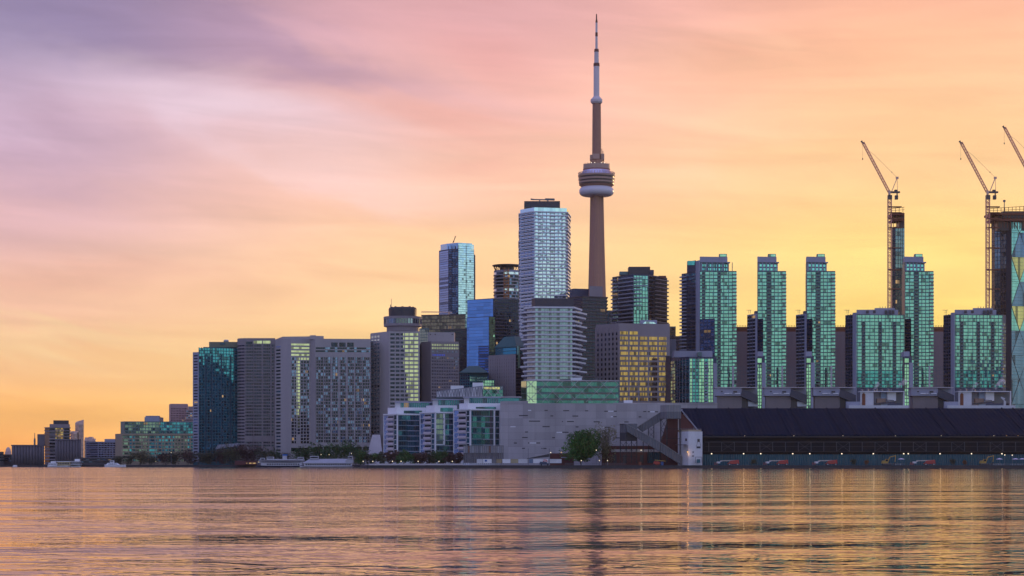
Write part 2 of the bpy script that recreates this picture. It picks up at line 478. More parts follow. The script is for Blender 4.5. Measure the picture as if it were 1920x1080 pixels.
class Bld:
    """a building from the chain of its visible wall corners, left to right, as (photo column, metres away)"""
    def __init__(s, name, label, cat, chain, ytop, wall, depth=28, ybase=None, group=None, root=None, wname='wall'):
        s.P = [(X(a, b), b) for a, b in chain]
        s.Y = min(p[1] for p in s.P)
        s.zt = Z(ytop, s.Y)
        s.zb = GZ if ybase is None else Z(ybase, s.Y)
        yb = max(p[1] for p in s.P) + depth
        s.poly = s.P + back_corners(s.P, yb)
        cx = sum(p[0] for p in s.P) / len(s.P)
        s.root = root or thing(name, label, cat, (cx, s.Y, GZ), group)
        m = MB(); m.prism(s.poly, s.zb, s.zt)
        s.wall = m.obj(wname, wall, s.root)
    def z(s, py): return Z(py, s.Y)
    def off(s, d, poly=None):
        p = poly or s.poly
        n = len(p); out = []
        for i in range(n):
            a, b, c = Vector(p[i - 1]), Vector(p[i]), Vector(p[(i + 1) % n])
            e1, e2 = (b - a).normalized(), (c - b).normalized()
            n1, n2 = Vector((e1.y, -e1.x)), Vector((e2.y, -e2.x))
            k = max(1 + n1.dot(n2), 0.35)
            q = b + (n1 + n2) * (d / k)
            out.append((q.x, q.y))
        return out
    def at(s, px):
        """face index and fraction along it where column px lies"""
        u = (px - CX) / F
        best = None
        for i in range(len(s.P) - 1):
            (x0, y0), (x1, y1) = s.P[i], s.P[i + 1]
            den = (x1 - x0) - u * (y1 - y0)
            if abs(den) < 1e-6: continue
            t = (u * y0 - x0) / den
            e = 0 if 0 <= t <= 1 else min(abs(t), abs(t - 1))
            if best is None or e < best[0] - 1e-9: best = (e, i, t)
        return best[1], best[2]
    def span(s, xa, xb):
        i, _ = s.at((xa + xb) / 2)
        (x0, y0), (x1, y1) = s.P[i], s.P[i + 1]
        def t(px):
            u = (px - CX) / F
            return (u * y0 - x0) / ((x1 - x0) - u * (y1 - y0))
        a, b = Vector((x0, y0)), Vector((x1, y1))
        ta, tb = max(0, min(1, t(xa))), max(0, min(1, t(xb)))
        dirv = (b - a).normalized()
        return a + (b - a) * ta, a + (b - a) * tb, Vector((dirv.y, -dirv.x))
    def slabbox(s, m, xa, xb, z0, z1, out, inn=0.3):
        a, b, n = s.span(xa, xb)
        s.sb(m, a, b, n, z0, z1, out, inn)
    def sb(s, m, a, b, n, z0, z1, out, inn=0.3):
        p = [a + n * out, b + n * out, b - n * inn, a - n * inn]
        m.hexa([(q.x, q.y, z0) for q in p] + [(q.x, q.y, z1) for q in p])
    def bands(s, xa, xb, ya, yb, n, hf, mat, name='window_band', out=0.06, skip=None):
        """one ribbon of windows per storey on the wall between two columns"""
        z1, z0 = s.z(ya), s.z(yb) if yb is not None else s.zb + 1
        h = (z1 - z0) / n
        for k in range(n):
            if skip and skip(k): continue
            m = MB()
            zc = z0 + k * h
            s.slabbox(m, xa, xb, zc + h * (1 - hf) * 0.5, zc + h * (1 + hf) * 0.5, out)
            m.obj(name, mat(k) if callable(mat) else mat, s.root)
    def ring(s, ya, yb, n, hf, mat, name='window_band', d=0.06, poly=None):
        z1, z0 = s.z(ya), s.z(yb) if yb is not None else s.zb + 1
        h = (z1 - z0) / n
        for k in range(n):
            m = MB(); zc = z0 + k * h
            m.prism(s.off(d, poly), zc + h * (1 - hf) * 0.5, zc + h * (1 + hf) * 0.5)
            m.obj(name, mat, s.root)
    def slabs(s, ya, yb, n, th, d, mat, name='floor_slab', poly=None, jit=0.0):
        z1, z0 = s.z(ya), s.z(yb) if yb is not None else s.zb + 1
        h = (z1 - z0) / n
        for k in range(n + 1):
            m = MB(); zc = z0 + k * h
            m.prism(s.off(d + jit * (random.random() - 0.3), poly), zc, zc + th)
            m.obj(name, mat, s.root)
    def balconies(s, xa, xb, ya, yb, n, d, th, mat, name='balcony'):
        z1, z0 = s.z(ya), s.z(yb) if yb is not None else s.zb + 1
        h = (z1 - z0) / n
        for k in range(n):
            m = MB(); zc = z0 + k * h
            s.slabbox(m, xa, xb, zc - 0.15, zc + th, d)
            m.obj(name, mat, s.root)
    def bars(s, xs, w, ya, yb, mat, name='facade_frame', out=0.2):
        m = MB()
        z1, z0 = s.z(ya), s.z(yb) if yb is not None else s.zb
        for px in xs:
            i, t = s.at(px)
            a, b = Vector(s.P[i]), Vector(s.P[i + 1])
            dv = (b - a).normalized()
            c = a + (b - a) * t
            s.sb(m, c - dv * w / 2, c + dv * w / 2, Vector((dv.y, -dv.x)), z0, z1, out)
        return m.obj(name, mat, s.root)
    def even(s, xa, xb, n):
        """n + 1 columns evenly spread along the wall between xa and xb"""
        return [xa + (xb - xa) * k / n for k in range(n + 1)]
    def panel(s, xa, xb, ya, yb, mat, name, out=0.1):
        m = MB(); s.slabbox(m, xa, xb, s.z(yb), s.z(ya), out)
        return m.obj(name, mat, s.root)
    def block(s, name, mat, chain, ytop, ybase, depth=16):
        P = [(X(a, b), b) for a, b in chain]
        Y = min(p[1] for p in P); yb = max(p[1] for p in P) + depth
        m = MB(); m.prism(P + back_corners(P, yb), Z(ybase, Y), Z(ytop, Y))
        return m.obj(name, mat, s.root)
def bx(name, mat, parent, x0, x1, y0, y1, Y, dep):
    m = MB(); m.box(X(x0, Y), X(x1, Y), Y, Y + dep, Z(y1, Y), Z(y0, Y))
    return m.obj(name, mat, parent)
def pbar(m, x0, y0, x1, y1, Y, r, Y1=None):
    m.bar((X(x0, Y), Y, Z(y0, Y)), (X(x1, Y1 or Y), Y1 or Y, Z(y1, Y1 or Y)), r)
#@@BODY@@
# ------------------------------------------------------------------ the setting: water, land, quay
def water_mat(g):
    geo = g.n('ShaderNodeNewGeometry')
    def height(dx, dy):
        ad = g.n('ShaderNodeVectorMath', operation='ADD')
        g.put(ad.inputs[0], geo.outputs['Position']); ad.inputs[1].default_value = (dx, dy, 0)
        mp = g.n('ShaderNodeMapping')
        mp.inputs['Scale'].default_value = (0.75, 1.0, 1.0)
        mp.inputs['Rotation'].default_value = (0, 0, 0.07)
        g.put(mp.inputs[0], ad.outputs[0])
        a = g.noise(mp.outputs[0], 0.55, 4, 0.62, 0.6)
        c = g.noise(mp.outputs[0], 0.065, 1, 0.5, 0.2)
        return g.m('ADD', g.m('MULTIPLY', a, 0.28), g.m('MULTIPLY', c, 1.7))
    D = 0.15
    h0, hx, hy = height(0, 0), height(D, 0), height(0, D)
    sx = g.m('MULTIPLY', g.m('SUBTRACT', h0, hx), 0.3 / D)
    sy = g.m('DIVIDE', g.m('SUBTRACT', h0, hy), D)
    # calm and ruffled patches
    patch = g.noise(geo.outputs['Position'], 0.006, 3, 0.5, 0.5)
    k = g.m('MULTIPLY_ADD', patch, 1.0, 0.12)
    # wavelets are seen on the faces they turn to the harbour side: a small mean lean of the visible facets
    nv = g.n('ShaderNodeVectorMath', operation='NORMALIZE')
    g.put(nv.inputs[0], g.xyz(g.m('MULTIPLY', sx, k), g.m('MULTIPLY_ADD', sy, k, -0.029), 1.0))
    gl = g.n('ShaderNodeBsdfGlossy')
    gl.inputs['Color'].default_value = (1.0, 0.85, 0.73, 1)           # warm tint put in to colour the reflected light like sunset
    gl.inputs['Roughness'].default_value = 0.05
    g.put(gl.inputs['Normal'], nv.outputs[0])
    fr = g.n('ShaderNodeFresnel')
    fr.inputs['IOR'].default_value = 1.65
    g.put(fr.inputs['Normal'], nv.outputs[0])
    deep = g.n('ShaderNodeBsdfDiffuse')
    deep.inputs['Color'].default_value = (0.012, 0.020, 0.030, 1)
    mx = g.n('ShaderNodeMixShader')
    g.put(mx.inputs[0], fr.outputs[0]); g.put(mx.inputs[1], deep.outputs[0]); g.put(mx.inputs[2], gl.outputs[0])
    return mx.outputs[0]
m = MB()
m.poly([(-9000, -300, 0), (9000, -300, 0), (9000, 9000, 0), (-9000, 9000, 0)])
tag(m.obj('water', material('harbour_water', water_mat)), 'calm harbour water rippling in the sunset light', 'water', kind='structure')
shore = [(-2600, 1760), (-30, 1720), (240, 1690), (470, 1660), (560, 1640), (676, 1600), (690, 1152), (870, 1150), (1240, 1146), (2200, 1140), (4200, 1140)]
LP = [(X(a, b), b) for a, b in shore]
m = MB()
m.poly([(x, y, GZ) for x, y in LP] + [(9000, 1140, GZ), (9000, 9000, GZ), (-9000, 9000, GZ), (-9000, 1760, GZ)])
tag(m.obj('ground', solid('made_ground', (0.06, 0.06, 0.065), 0.9)), 'dark made ground of the waterfront', 'ground', kind='structure')
m = MB()
for (x0, y0), (x1, y1) in zip(LP[:-1], LP[1:]):
    dv = Vector((x1 - x0, y1 - y0)).normalized(); n = Vector((dv.y, -dv.x))
    for z0, z1, o in ((-1.0, GZ - 0.45, 0.5), (GZ - 0.45, GZ + 0.05, 0.8)):
        m.hexa([(x0 + n.x * o, y0 + n.y * o, z0), (x1 + n.x * o, y1 + n.y * o, z0), (x1 - n.x, y1 - n.y, z0), (x0 - n.x, y0 - n.y, z0),
                (x0 + n.x * o, y0 + n.y * o, z1), (x1 + n.x * o, y1 + n.y * o, z1), (x1 - n.x, y1 - n.y, z1), (x0 - n.x, y0 - n.y, z1)])
tag(m.obj('quay', solid('quay_timber', (0.07, 0.065, 0.07), 0.9, var=0.35, scale=0.3)), 'low dark quay along the water', 'quay', kind='structure')
m = MB()
for k in range(len(LP) - 1):
    pass
m.box(X(692, 1151.5), X(868, 1151.5), 1151.2, 1152.2, GZ + 0.06, GZ + 1.0)
tag(m.obj('promenade_parapet', CONC_L), 'pale concrete parapet along the promenade before the white condominiums', 'parapet')

# ------------------------------------------------------------------ far left shore
def silo(name, label, x0, x1, ytop, Y, n, hood=None):
    t = thing(name, label, 'silo', (X((x0 + x1) / 2, Y), Y, GZ))
    bp = back_corners([(X(x0, Y), Y), (X(x1, Y), Y)], Y + 18); m = MB(); m.prism([(X(x0, Y), Y), (X(x1, Y), Y)] + bp, GZ, Z(ytop, Y) - 1.0); m.obj('wall', SILO, t)
    w = (X(x1, Y) - X(x0, Y)) / n
    for k in range(n):
        m = MB(); cx = X(x0, Y) + w * (k + 0.5)
        m.lathe(cx, Y, [(w * 0.49, GZ), (w * 0.49, Z(ytop, Y) - 1.2)], 20); m.obj('silo_bin', SILO, t, True)
    m = MB(); m.prism([(X(x0, Y) - .3, Y - w * .5), (X(x1, Y) + .3, Y - w * .5)] + bp, Z(ytop, Y) - 1.0, Z(ytop, Y)); m.obj('roof', SILO, t)
    return t
s1 = silo('grain_silo', 'low grey grain silo with upright fluted bins, farthest along the shore', 22, 83, 834, 1760, 11)
bx('head_house', SILO, s1, 70, 84, 814, 836, 1765, 16)
silo('grain_silo', 'taller dark grain silo with fluted bins before the balcony condominium', 104, 152, 824, 1755, 9)
b = Bld('condominium', 'stepped dark condominium rising above the grain silos, a patch of golden windows', 'building', [(84, 1850), (93, 1840), (131, 1845)], 801, CONC_D, 30)
b.block('upper_storeys', CONC_D, [(93, 1842), (131, 1852)], 795, 802, 18)
b.block('penthouse', DARK, [(100, 1846), (129, 1852)], 788, 795, 12)
b.bands(84, 93, 802, 868, 10, 0.55, G_DARK)
b.bands(93, 103, 802, 868, 10, 0.6, G_DARK)
b.bands(104, 119, 802, 830, 8, 0.7, glass('glass_sunset_glint', (1.0, 0.62, 0.22), 1.6, 0.55, 0.42, litc=(1.0, 0.55, 0.14)), 'golden_window_band')  # gold tint and glowing panes paint the sunset mirrored in the glass
b.bands(120, 131, 802, 868, 12, 0.55, G_DARK)
b.slabs(802, 868, 12, 0.5, 0.7, CONC_D, 'balcony')
t = thing('radio_mast', 'thin steel radio mast above the low silo', 'mast', (X(65, 1768), 1768, GZ))
m = MB(); pbar(m, 65, 868, 65, 822, 1768, 0.9); m.obj('pole', STEEL, t)
m = MB(); pbar(m, 65, 822, 65, 812, 1768, 0.35); pbar(m, 63, 827, 67, 827, 1768, 0.35); m.obj('antenna', STEEL, t)
HAZE_PINK = solid('haze_pink_cladding', (0.6, 0.42, 0.38), 0.6)  # pink base colour holds the warm haze over the far buildings
b = Bld('far_tower', 'far hazy slab tower with a slanted crown, tallest on the left shore', 'tower', [(141, 8230), (148, 8200), (157, 8210)], 793, HAZE_PINK, 60)
m = MB(); P = b.poly; z0 = b.zt
m.prism(P, z0, z0 + 0.5); i = len(m.v)
m.hexa([(P[0][0], P[0][1], z0), (P[2][0], P[2][1], z0), (P[3][0], P[3][1], z0), (P[4][0], P[4][1], z0), (P[0][0] + 6, P[0][1], z0 + 6), (P[2][0], P[2][1], z0 + 14), (P[3][0], P[3][1], z0 + 9), (P[4][0] + 6, P[4][1], z0 + 4)])
m.obj('roof', HAZE_PINK, b.root)
b.bands(141, 148, 796, 868, 30, 0.5, G_BRONZE); b.bands(148, 157, 796, 868, 30, 0.5, G_BRONZE)
b = Bld('far_tower', 'far hazy tower with a rounded shoulder beside the slanted crown tower', 'tower', [(132, 8200), (139, 8170), (145, 8180)], 811, HAZE_PINK, 50)
m = MB(); cx = (X(132, 8200) + X(145, 8200)) / 2; w = (X(145, 8200) - X(132, 8200)) / 2
for k in range(6):
    a0, a1 = k / 6 * 1.57, (k + 1) / 6 * 1.57
    m.hexa([(cx - w * math.cos(a0), 8180, b.zt + 6 * math.sin(a0)), (X(145, 8180), 8180, b.zt + 6 * math.sin(a0)), (X(145, 8180), 8220, b.zt + 6 * math.sin(a0)), (cx - w * math.cos(a0), 8220, b.zt + 6 * math.sin(a0)),
            (cx - w * math.cos(a1), 8180, b.zt + 6 * math.sin(a1)), (X(145, 8180), 8180, b.zt + 6 * math.sin(a1)), (X(145, 8180), 8220, b.zt + 6 * math.sin(a1)), (cx - w * math.cos(a1), 8220, b.zt + 6 * math.sin(a1))])
m.obj('roof', HAZE_PINK, b.root)
b.bands(132, 139, 813, 868, 22, 0.5, G_BRONZE); b.bands(139, 145, 813, 868, 22, 0.5, G_BRONZE)
b = Bld('far_block', 'far hazy block with a lumpy roofline above the low glass offices', 'building', [(158, 4000), (179, 4000)], 824, HAZE_PINK, 40)
for q in ((159, 165, 820), (166, 173, 819), (174, 177, 822)): bx('roof_unit', HAZE_PINK, b.root, q[0], q[1], q[2], 825, 4004, 14)
b.bands(158, 179, 827, 868, 16, 0.5, G_BRONZE)
b = Bld('domed_hall', 'small far pink domed hall at the left edge of the shore', 'hall', [(9, 3600), (21, 3600)], 848, HAZE_PINK, 20)
m = MB(); cx = X(15, 3610); m.lathe(cx, 3612, [(5.2, b.zt), (5.0, b.zt + 2), (4.0, b.zt + 6), (2.2, b.zt + 8.5), (0.4, b.zt + 9.6)], 24); m.obj('dome', HAZE_PINK, b.root, True)
b = Bld('low_building', 'low dark building cut by the left edge of the photo', 'building', [(-30, 1790), (7, 1790)], 847, DARK, 20)
b.bands(-30, 7, 850, 866, 3, 0.4, G_DARK)
b = Bld('low_building', 'low dark shed between the left edge and the fluted silo', 'building', [(7, 1800), (22, 1800)], 852, DARK, 14)
b.bands(8, 21, 854, 866, 3, 0.4, G_DIM)
b = Bld('glass_office', 'low blue grey glass office block between the silos and the stone terminal', 'building', [(161, 1900), (184, 1885), (217, 1890)], 828, CONC_B, 30)
b.block('upper_storeys', CONC_B, [(196, 1892), (216, 1894)], 823, 828, 14)
b.bands(162, 184, 829, 862, 8, 0.7, G_NAVY); b.bands(185, 216, 829, 862, 8, 0.55, G_DIM)
b.bars(b.even(184, 217, 6), 0.6, 829, 862, CONC_B)
b = Bld('low_building', 'low dark quay building beneath the blue grey glass office', 'building', [(152, 1740), (216, 1735)], 858, DARK, 14)
b.bands(153, 215, 860, 868, 2, 0.4, G_DIM)

# stone terminal with glass storeys on top
b = Bld('terminal_building', 'long beige stone terminal with green glass storeys stacked on its roof', 'building', [(216, 1750), (228, 1735), (363, 1745)], 813, BEIGE, 50)
b.block('upper_wall', GREENM, [(226, 1752), (233, 1742), (363, 1752)], 790, 814, 40)
bx('penthouse', CONC_B, b.root, 271, 299, 782, 791, 1765, 20)
for k in range(5): bx('roof_unit', CONC_B, b.root, 273 + k * 5.2, 276.5 + k * 5.2, 779.5, 783, 1770, 8)
u = Bld('x', 'x', 'x', [(227, 1751), (234, 1741), (363, 1751)], 790.2, GREENM, 40, ybase=813, root=b.root, wname='glass_storeys')
GM = glass('glass_terminal', (0.24, 0.33, 0.27), 3.6, 0.35, 0.05)
u.bands(234, 300, 791, 813, 4, 0.72, GM); u.bands(300, 363, 791, 813, 4, 0.72, G_TEAL); u.bands(227, 234, 791, 813, 4, 0.7, G_DARK)
u.bars(u.even(234, 363, 20), 0.5, 791, 813, GREENM)
for xa, xb, mt in ((230, 242, GM), (243, 253, G_TEAL), (254, 278, GM), (280, 290, G_TEAL), (292, 302, G_TEAL), (304, 315, G_TEAL), (316, 327, G_TEAL), (329, 338, GM), (340, 350, GM), (352, 362, G_TEAL)):
    b.bands(xa, xb, 816, 866, 8, 0.62, mt)
b.bars([248, 266, 272, 296, 309, 322, 333.5, 345, 357], 0.9, 816, 866, BEIGE)
b.panel(228, 363, 813, 815.5, BEIGE, 'cornice', 0.8)
b = Bld('pink_tower', 'pink stone tower with a grid of narrow windows behind the glass topped terminal', 'building', [(317, 2330), (320, 2300), (352, 2305)], 757, solid('pink_stone', (0.46, 0.30, 0.29)), 40)
b.bands(321, 352, 764, 860, 22, 0.55, G_BRONZE)
b.bars(b.even(320, 352, 11), 0.9, 759, 860, solid('pink_stone', ()))
b = Bld('pink_annexe', 'narrow pink grey block between the pink tower and the teal condominium', 'building', [(348, 2280), (366, 2280)], 768, solid('pink_stone', ()), 30)
b.bands(349, 366, 769, 860, 22, 0.5, G_DIM)
bx('penthouse', CONC_D, b.root, 353, 362, 762, 769, 2290, 12)

# teal condominium
b = Bld('teal_condominium', 'stepped teal glass condominium with a pale concrete edge, beside the brown banded block', 'building', [(362, 1745), (373, 1740), (445, 1756)], 662, TEALM, 34)
b.block('upper_storeys', TEALM, [(373.5, 1744), (445, 1758)], 656, 663, 28)
b.block('top_storeys', TEALM, [(381, 1747), (445, 1760)], 650.5, 657, 24)
bx('penthouse', solid('green_grey_render', (0.20, 0.20, 0.13)), b.root, 392, 446, 641, 651, 1766, 16)
bx('louvre_panel', TEALM, b.root, 412, 422, 643, 646, 1765.6, 0.6)
m = MB(); m.lathe(X(424, 1770), 1770, [(2.2, Z(641, 1770)), (2.4, Z(639, 1770)), (1.5, Z(637, 1770))], 16); m.obj('roof_drum', CONC_L, b.root, True)
b.panel(362, 373, 660, 866, CONC_B, 'concrete_edge', 0.3)
b.bands(364, 371, 664, 866, 37, 0.4, G_DIM, 'window_band', 0.4)
b.bands(373, 445, 651.5, 866, 39, 0.78, G_TEAL)
b.bars(b.even(373, 445, 14), 0.45, 651, 866, TEALM)
for c in (385.5, 397, 415, 432): b.panel(c - 1.2, c + 1.2, 664, 860, solid('teal_shadow_panel', (0.02, 0.06, 0.09)), 'dark_bay_strip', 0.16)  # dark strips with the shade of recessed bays put into the colour

# brown banded block
b = Bld('banded_block', 'brown concrete apartment block with dark ribbon windows and a rounded corner', 'building', [(445, 1753), (448, 1749), (452.5, 1746.5), (459, 1745), (516, 1745)], 634, CONC_D, 40)
for xa, xb in ((445.2, 448), (448.2, 452.3), (452.7, 458.6)): b.bands(xa, xb, 645, 838, 32, 0.4, G_DARK)
b.bands(459, 516, 645, 818, 29, 0.64, G_DARK)
b.bands(459, 516, 827, 838, 2, 0.6, G_DARK)
b.bands(461, 473, 640, 646, 1, 0.8, G_DARK); b.bands(475, 508, 638, 645, 1, 0.75, G_YEL_GLINT, 'bright_window_band')
b.bars([459.5, 475, 492, 508, 515], 0.8, 638, 866, CONC_D)
b.bars(b.even(459, 516, 18), 0.25, 645, 838, CONC_D)

# long grid-windowed apartment slab
b = Bld('apartment_slab', 'broad grey concrete apartment slab with a dense window grid, beside the revolving restaurant hotel', 'building',
        [(516, 1737), (527, 1730), (545, 1722), (582, 1726), (591, 1718), (695, 1722)], 635, CONC, 40)
b.block('parapet', CONC, [(516, 1772), (530, 1733), (582, 1729), (591, 1721), (607, 1726)], 629.5, 636, 18)
b.block('lift_tower', CONC, [(581, 1721), (592, 1720)], 628.5, 636, 20)
b.bands(518, 526, 645, 860, 33, 0.45, G_DIM)
b.bands(546, 580, 642, 668, 4, 0.55, G_YEL_GLINT, 'bright_window_band')
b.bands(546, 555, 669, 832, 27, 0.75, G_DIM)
b.bands(556, 563, 669, 815, 24, 0.72, lambda k: G_YEL_GLINT if k > 1 else G_DIM, 'bright_window_band')  # yellow column paints a bright reflection into the glass
b.bands(564, 580, 669, 832, 27, 0.72, lambda k: G_YEL_GLINT if k > 25 else G_DIM)
b.bars(b.even(546, 580, 6), 0.55, 669, 832, CONC)
b.bands(592, 694, 650, 661, 2, 0.6, G_DIM)
b.bands(592, 694, 669, 830, 27, 0.78, G_DIM)
b.bars(b.even(592, 694, 22), 0.5, 669, 830, CONC_D)
b.bars(b.even(592, 694, 7), 1.1, 669, 866, CONC)
for xa in (621, 636, 651): b.panel(xa, xa + 12, 642, 650, G_DARK, 'roof_opening', 0.08)
b.bands(592, 694, 836, 846, 1, 0.7, G_DARK)
b.bands(546, 580, 838, 848, 1, 0.7, G_DARK)

# hotel with the revolving restaurant
b = Bld('hotel_tower', 'grey hotel tower crowned by a round revolving restaurant with a glazed band', 'hotel', [(695, 1750), (713, 1735), (730, 1722), (787, 1723)], 621, CONC, 40)
b.bands(696, 712, 625, 813, 26, 0.52, G_CYAN)
b.bars(b.even(695.5, 712.5, 3), 1.6, 622, 815, CONC)
glint_edge = [757, 757, 758, 757, 759, 760, 758, 757, 758, 760, 762, 763, 762, 764, 763, 766, 766, 768, 768]  # left edge of the painted yellow reflection on each storey
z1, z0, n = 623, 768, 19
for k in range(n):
    xs = glint_edge[n - 1 - k] if k < n else 757
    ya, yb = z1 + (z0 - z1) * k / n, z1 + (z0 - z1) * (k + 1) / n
    xs = glint_edge[k]
    b.bands(731, xs - 1, ya, yb, 1, 0.55, G_DARK); b.bands(xs - 1, 785, ya, yb, 1, 0.62, G_YEL_GLINT, 'bright_window_band')
b.bars([731, 741, 750, 758.5, 767, 776, 785], 0.8, 622, 768, CONC)
cx, cy = X(755, 1750), 1750
zz = lambda y: Z(y, 1750)
PX = 1750 / F
m = MB(); m.lathe(cx, cy, [(30 * PX, zz(622)), (30 * PX, zz(613))], 40); m.obj('neck', CONC_D, b.root)
m = MB(); m.lathe(cx, cy, [(30 * PX, zz(614)), (35.5 * PX, zz(612.5)), (35.5 * PX, zz(608))], 40); m.obj('restaurant_floor', CONC_D, b.root)
m = MB(); m.lathe(cx, cy, [(34.8 * PX, zz(608.2)), (34.8 * PX, zz(599))], 40); m.obj('restaurant_window', glass('glass_restaurant', (0.34, 0.40, 0.46), 3.0, 0.3, 0.03), b.root)
m = MB(); m.lathe(cx, cy, [(35.8 * PX, zz(599)), (35.8 * PX, zz(594.5))], 40); m.obj('restaurant_roof', CONC_D, b.root)
m = MB()
for k in range(40):
    t = 2 * math.pi * k / 40
    m.bar((cx + 35.2 * PX * math.cos(t), cy + 35.2 * PX * math.sin(t), zz(608)), (cx + 35.2 * PX * math.cos(t), cy + 35.2 * PX * math.sin(t), zz(599)), 0.28)
m.obj('window_frame', CONC_D, b.root)
m = MB(); m.lathe(cx, cy, [(26 * PX, zz(595)), (26.5 * PX, zz(580)), (25 * PX, zz(577))], 40); m.obj('plant_drum', DARK, b.root)
m = MB()
for q in range(-3, 4): m.box(cx + q * 3.1 - 0.8, cx + q * 3.1 + 0.8, cy - 3, cy + 3, zz(578), zz(574.5 + abs(q) % 2))
m.obj('roof_vents_grille', DARK, b.root)
m = MB(); pbar(m, 734, 580, 734, 560, 1748, 0.22); pbar(m, 732.5, 578, 732.5, 571, 1748, 0.5); m.obj('antenna', STEEL, b.root)
P0 = b.P
m = MB()
m.hexa([(X(684, 1700), 1700, GZ), (X(719, 1700), 1700, GZ), (X(722, 1760), 1760, GZ), (X(684, 1800), 1800, GZ), (X(698, 1716), 1716, Z(815, 1716)), (X(713, 1716), 1716, Z(815, 1716)), (X(713, 1760), 1760, Z(815, 1760)), (X(697, 1790), 1790, Z(815, 1790))])
m.obj('flared_foot', CONC_L, b.root)

# second hotel tower
b = Bld('hotel_block', 'grey slab hotel with a bright row of top windows, right of the revolving restaurant', 'hotel', [(787, 1790), (790, 1750), (808, 1738), (860, 1744)], 640, CONC_D, 36)
bx('penthouse', CONC, b.root, 802, 852, 623, 641, 1752, 20)
m = MB()
for q in (806, 815, 847): m.box(X(q, 1751.6), X(q + 2, 1751.6), 1751.5, 1752.2, Z(628, 1751.6), Z(626, 1751.6))
m.obj('roof_openings_grille', DARK, b.root)
b.bands(809, 860, 643.5, 655.5, 2, 0.62, G_YEL_GLINT, 'bright_window_band')
b.bands(809, 860, 656, 662, 1, 0.5, G_DIM)
b.bands(811, 835, 662.5, 668.5, 1, 0.5, lamp('blue_window_light', (0.05, 0.12, 1.0), 0.5), 'blue_lit_window_band')
b.bands(809, 860, 668, 778, 18, 0.5, G_DIM)
b.bars(b.even(809, 860, 16), 0.8, 643, 780, CONC_D)

# dark offices behind
b = Bld('dark_office', 'flat topped dark bronze office tower under a pale crane jib', 'office', [(790, 2040), (873, 2030)], 589, BRONZE, 40)
b.bands(791, 872, 591, 720, 20, 0.8, G_BRONZE); b.bars(b.even(791, 872, 30), 0.6, 589, 720, BRONZE)
b = Bld('dark_office', 'dark ribbed office block in front of the blue glass office', 'office', [(826, 1960), (897, 1955)], 617, DARK, 40)
b.bands(827, 896, 619, 750, 20, 0.8, G_DARK); b.bars(b.even(827, 896, 28), 0.6, 617, 750, DARK)
for q in (838, 843, 848): bx('roof_mast', STEEL, b.root, q, q + 0.9, 610, 618, 1965, 1)
b = Bld('glass_stair_block', 'narrow pale yellow glass block beside the revolving restaurant', 'building', [(786, 1920), (804, 1915)], 615, GREENM, 20)
b.bands(786.5, 803.5, 617, 690, 14, 0.85, G_YEL_GLINT); b.bars(b.even(786.5, 803.5, 5), 0.4, 616, 690, GREENM)
t = thing('tower_crane', 'pale crane jib lying level above the dark bronze office roof', 'crane', (X(835, 2060), 2060, GZ))
m = MB()
for k in range(16):
    xa, xb = 790 + 58 * k / 16, 790 + 58 * (k + 1) / 16
    pbar(m, xa, 583.5 + k * .1, xb, 583.6 + k * .1, 2060, 0.25); pbar(m, xa, 586, xb, 586, 2060, 0.25)
    pbar(m, xa, 586, (xa + xb) / 2, 583.6 + k * .1, 2060, 0.18); pbar(m, (xa + xb) / 2, 583.6 + k * .1, xb, 586, 2060, 0.18)
m.obj('jib', CRANE_W, t)
m = MB(); pbar(m, 842, 587, 842, 860, 2060, 0.9); m.obj('mast', CRANE_W, t)
bx('counterweight', CONC_L, t, 844, 848, 586, 588.5, 2059, 2)

# tall reflecting tower with notched top
b = Bld('glass_tower', 'tall notched glass tower, dark on one half and bright cyan on the other', 'tower', [(823, 2085), (841, 2070), (859, 2064), (889, 2072)], 466, NAVYM, 40)
b.block('crown', glass('glass_crown', (0.5, 0.72, 0.85), 3, 0, 0), [(826, 2087), (838, 2076), (859, 2067), (885, 2074)], 455, 467, 30)
b.bands(824, 841, 468, 720, 60, 0.85, glass('glass_plain_blue', (0.36, 0.50, 0.75), 4, 0.05, 0.0))
b.bands(841.5, 858.5, 468, 720, 60, 0.75, glass('glass_grey_blue', (0.20, 0.30, 0.38), 2.4, 0.4, 0.0))
b.bands(859.5, 888.5, 457, 720, 62, 0.86, G_CYAN)
b.bars([841, 847, 853, 859, 874], 0.5, 460, 720, NAVYM)
b.balconies(842, 848, 468, 720, 60, 1.0, 1.0, NAVYM)
b2 = b
for k in range(44):
    m = MB(); zc = b.z(478) - k * (b.z(478) - b.z(720)) / 60
    m.box(X(888.6, 2080), X(891, 2080), 2076, 2090, zc, zc + 1.6); m.obj('balcony', STEEL, b.root)
m = MB(); pbar(m, 849, 455, 853, 447, 2090, 0.5); pbar(m, 850.5, 455, 853.5, 443, 2090, 0.35); pbar(m, 853, 447, 855, 442, 2090, 0.3); m.obj('roof_crane', DARK, b.root)

